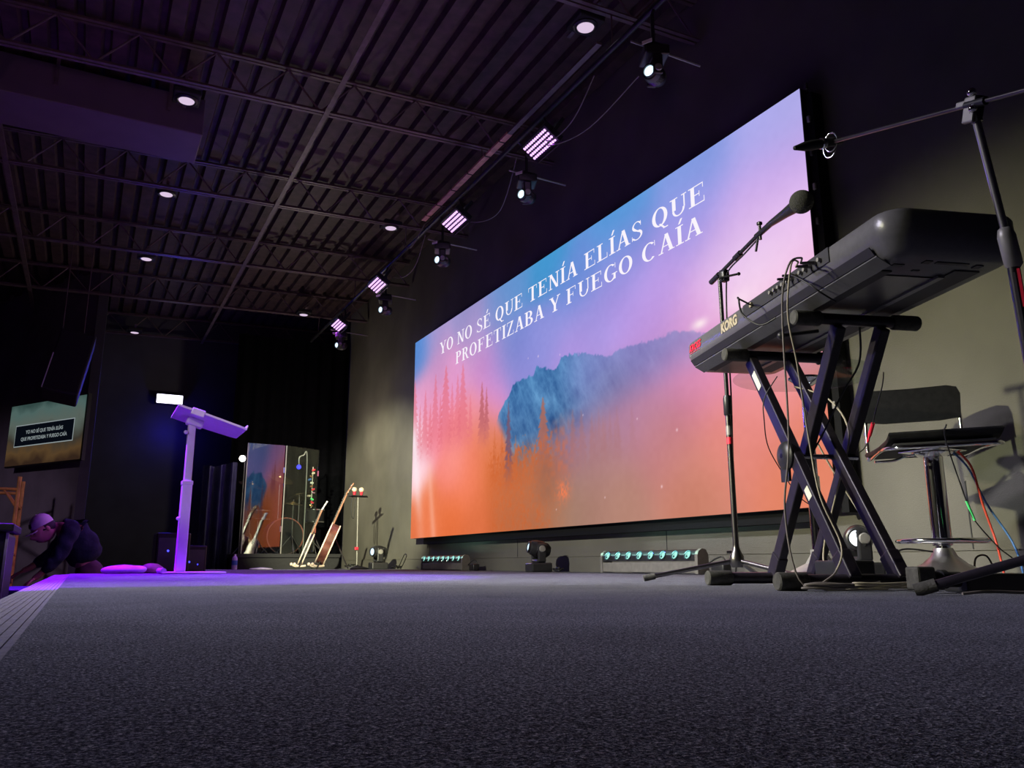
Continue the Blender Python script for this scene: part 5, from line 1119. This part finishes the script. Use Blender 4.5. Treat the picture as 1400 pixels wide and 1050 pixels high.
skin_obj('jacket', [(.075, Y0, .07, .17), (-.02, Y0 - .02, .22, .17), (-.10, Y0 - .05, .335, .165), (-.165, Y0 - .08, .40, .115), (-.20, Y0 - .095, .42, .085), (-.12, Y0 - .24, .35, .08), (-.19, Y0 - .30, .13, .062), (-.30, Y0 - .30, .0, .048), (-.14, Y0 + .10, .35, .08), (-.27, Y0 + .12, .16, .06), (-.39, Y0 + .075, .06, .045), (-.10, Y0 - .02, .44, .07)],
         [(0, 1), (1, 2), (2, 3), (3, 4), (3, 5), (5, 6), (6, 7), (3, 8), (8, 9), (9, 10), (2, 11)], M['hoodie'], pr, 3, .016)
skin_obj('trousers', [(.075, Y0, .13, .135), (.08, Y0, .02, .15), (.07, Y0 - .10, -.10, .11), (-.06, Y0 - .14, -.32, .085), (.06, Y0 - .14, -.60, .065), (.07, Y0 + .10, -.10, .11), (.0, Y0 + .14, -.32, .085), (.12, Y0 + .14, -.60, .065)],
         [(0, 1), (1, 2), (2, 3), (3, 4), (1, 5), (5, 6), (6, 7)], M['trousers'], pr, 2, .01)
for yy, xx in ((Y0 - .16, .0), (Y0 + .14, .06)): build('shoe', MB().ball((xx - .04, yy, -.66), .06, (2.0, .8, .62)), M['blackm'], pr, True, 60)
# head: skull, face with nose, ear
hc = V((-.335, Y0 - .17, .375)); fd = V((-.74, -.40, -.52)).normalized(); hu = V((-.5, -.05, .85)); 
Rh = look(fd, hu)
hd = MB().ball(hc, .098, (.80, 1.12, .98), Rh, 24)
for v in hd.bm.verts:
    l_ = Rh.inverted() @ (v.co - hc)
    if l_.z > .02 and l_.y < 0: v.co += Rh @ V((-l_.x * .25, 0, .014))
    if abs(l_.x) < .018 and l_.z > .06 and -.045 < l_.y < .015: v.co += Rh @ V((0, 0, .024))
    if abs(l_.x) < .03 and l_.z > .05 and -.075 < l_.y < -.06: v.co += Rh @ V((0, 0, .008))
build('face', hd, M['skin'], pr, True, 80)
build('ear', MB().ball(hc + Rh @ V((.076, 0, -.01)), .024, (.4, 1.2, .8), Rh).ball(hc + Rh @ V((-.076, 0, -.01)), .024, (.4, 1.2, .8), Rh), M['skin'], pr, True, 70)
build('eyes', MB().ball(hc + Rh @ V((.03, .012, .092)), .009).ball(hc + Rh @ V((-.03, .012, .092)), .009), M['hair'], pr, True, 60)
build('eyebrows', MB().box(hc + Rh @ V((.03, .032, .093)), (.03, .006, .006), Rh).box(hc + Rh @ V((-.03, .032, .093)), (.03, .006, .006), Rh), M['hair'], pr, True)
build('mouth', MB().box(hc + Rh @ V((0, -.062, .094)), (.04, .005, .008), Rh), M['hair'], pr, True)
build('hair', MB().ball(hc + Rh @ V((0, .02, -.025)), .096, (.88, .9, .92), Rh, 20), M['hair'], pr, True, 70)
cp = hc + Rh @ V((0, .052, -.012))
cr = MB().lathe([(.0, .098), (.03, .095), (.065, .078), (.09, .045), (.098, .01), (.099, -.012), (.094, -.012), (.0, .03)], cp, Rh @ Matrix.Rotation(-PI / 2, 3, 'X'), 28)
cap = build('cap', cr, M['cap'], pr, True, 60, label='white baseball cap')
br_ = [(.072 * math.cos(q), .09 + .075 * math.sin(q)) for q in [PI * k / 12 for k in range(13)]]
build('brim', MB().prism([cp + Rh @ V((a_, -.008 - .25 * (b_ - .09) - 5.0 * a_ * a_, b_ - .005)) for a_, b_ in br_], Rh @ V((0, .007, 0))), M['cap'], cap, True)
build('cap_emblem', MB().box(cp + Rh @ V((.0, .030, .094)), (.045, .04, .006), Rh @ Matrix.Rotation(-.35, 3, 'X')), M['blackm'], cap, True, label='dark square patch')
build('cap_button', MB().ball(cp + Rh @ V((0, .098, 0)), .007), M['cap'], cap, True)
# hands with fingers
def hand(c_, d_, side, name='hand'):
    d_ = V(d_).normalized(); up = V((0, 0, 1)); sd = d_.cross(up).normalized(); nn = sd.cross(d_).normalized(); R = axes(d_, sd, nn); c_ = V(c_)
    mb = MB().bevel_box(c_ + d_ * .04, (.085, .078, .026), .011, R, 3)
    for k, L_ in enumerate((.062, .072, .066, .052)):
        o_ = c_ + d_ * .08 + sd * (-.029 + .0195 * k) * side
        p1 = o_ + d_ * L_ * .5 - nn * .006; p2 = p1 + d_ * L_ * .3 - nn * .022; p3 = p2 + d_ * L_ * .08 - nn * .024
        mb.path([o_ - d_ * .01, o_, p1, p2, p3], .0088, smooth=3)
    o_ = c_ + d_ * .025 - sd * .036 * side; mb.path([o_, o_ + d_ * .025 - sd * .02 * side - nn * .004, o_ + d_ * .055 - sd * .026 * side - nn * .014, o_ + d_ * .07 - sd * .02 * side - nn * .022], .0098, smooth=3)
    build(name, mb, M['skin'], pr, True, 70)
hand((-.355, Y0 - .30, -.05), (-.75, -.05, -.6), 1); hand((-.465, Y0 + .05, .015), (-.85, -.1, -.5), -1)
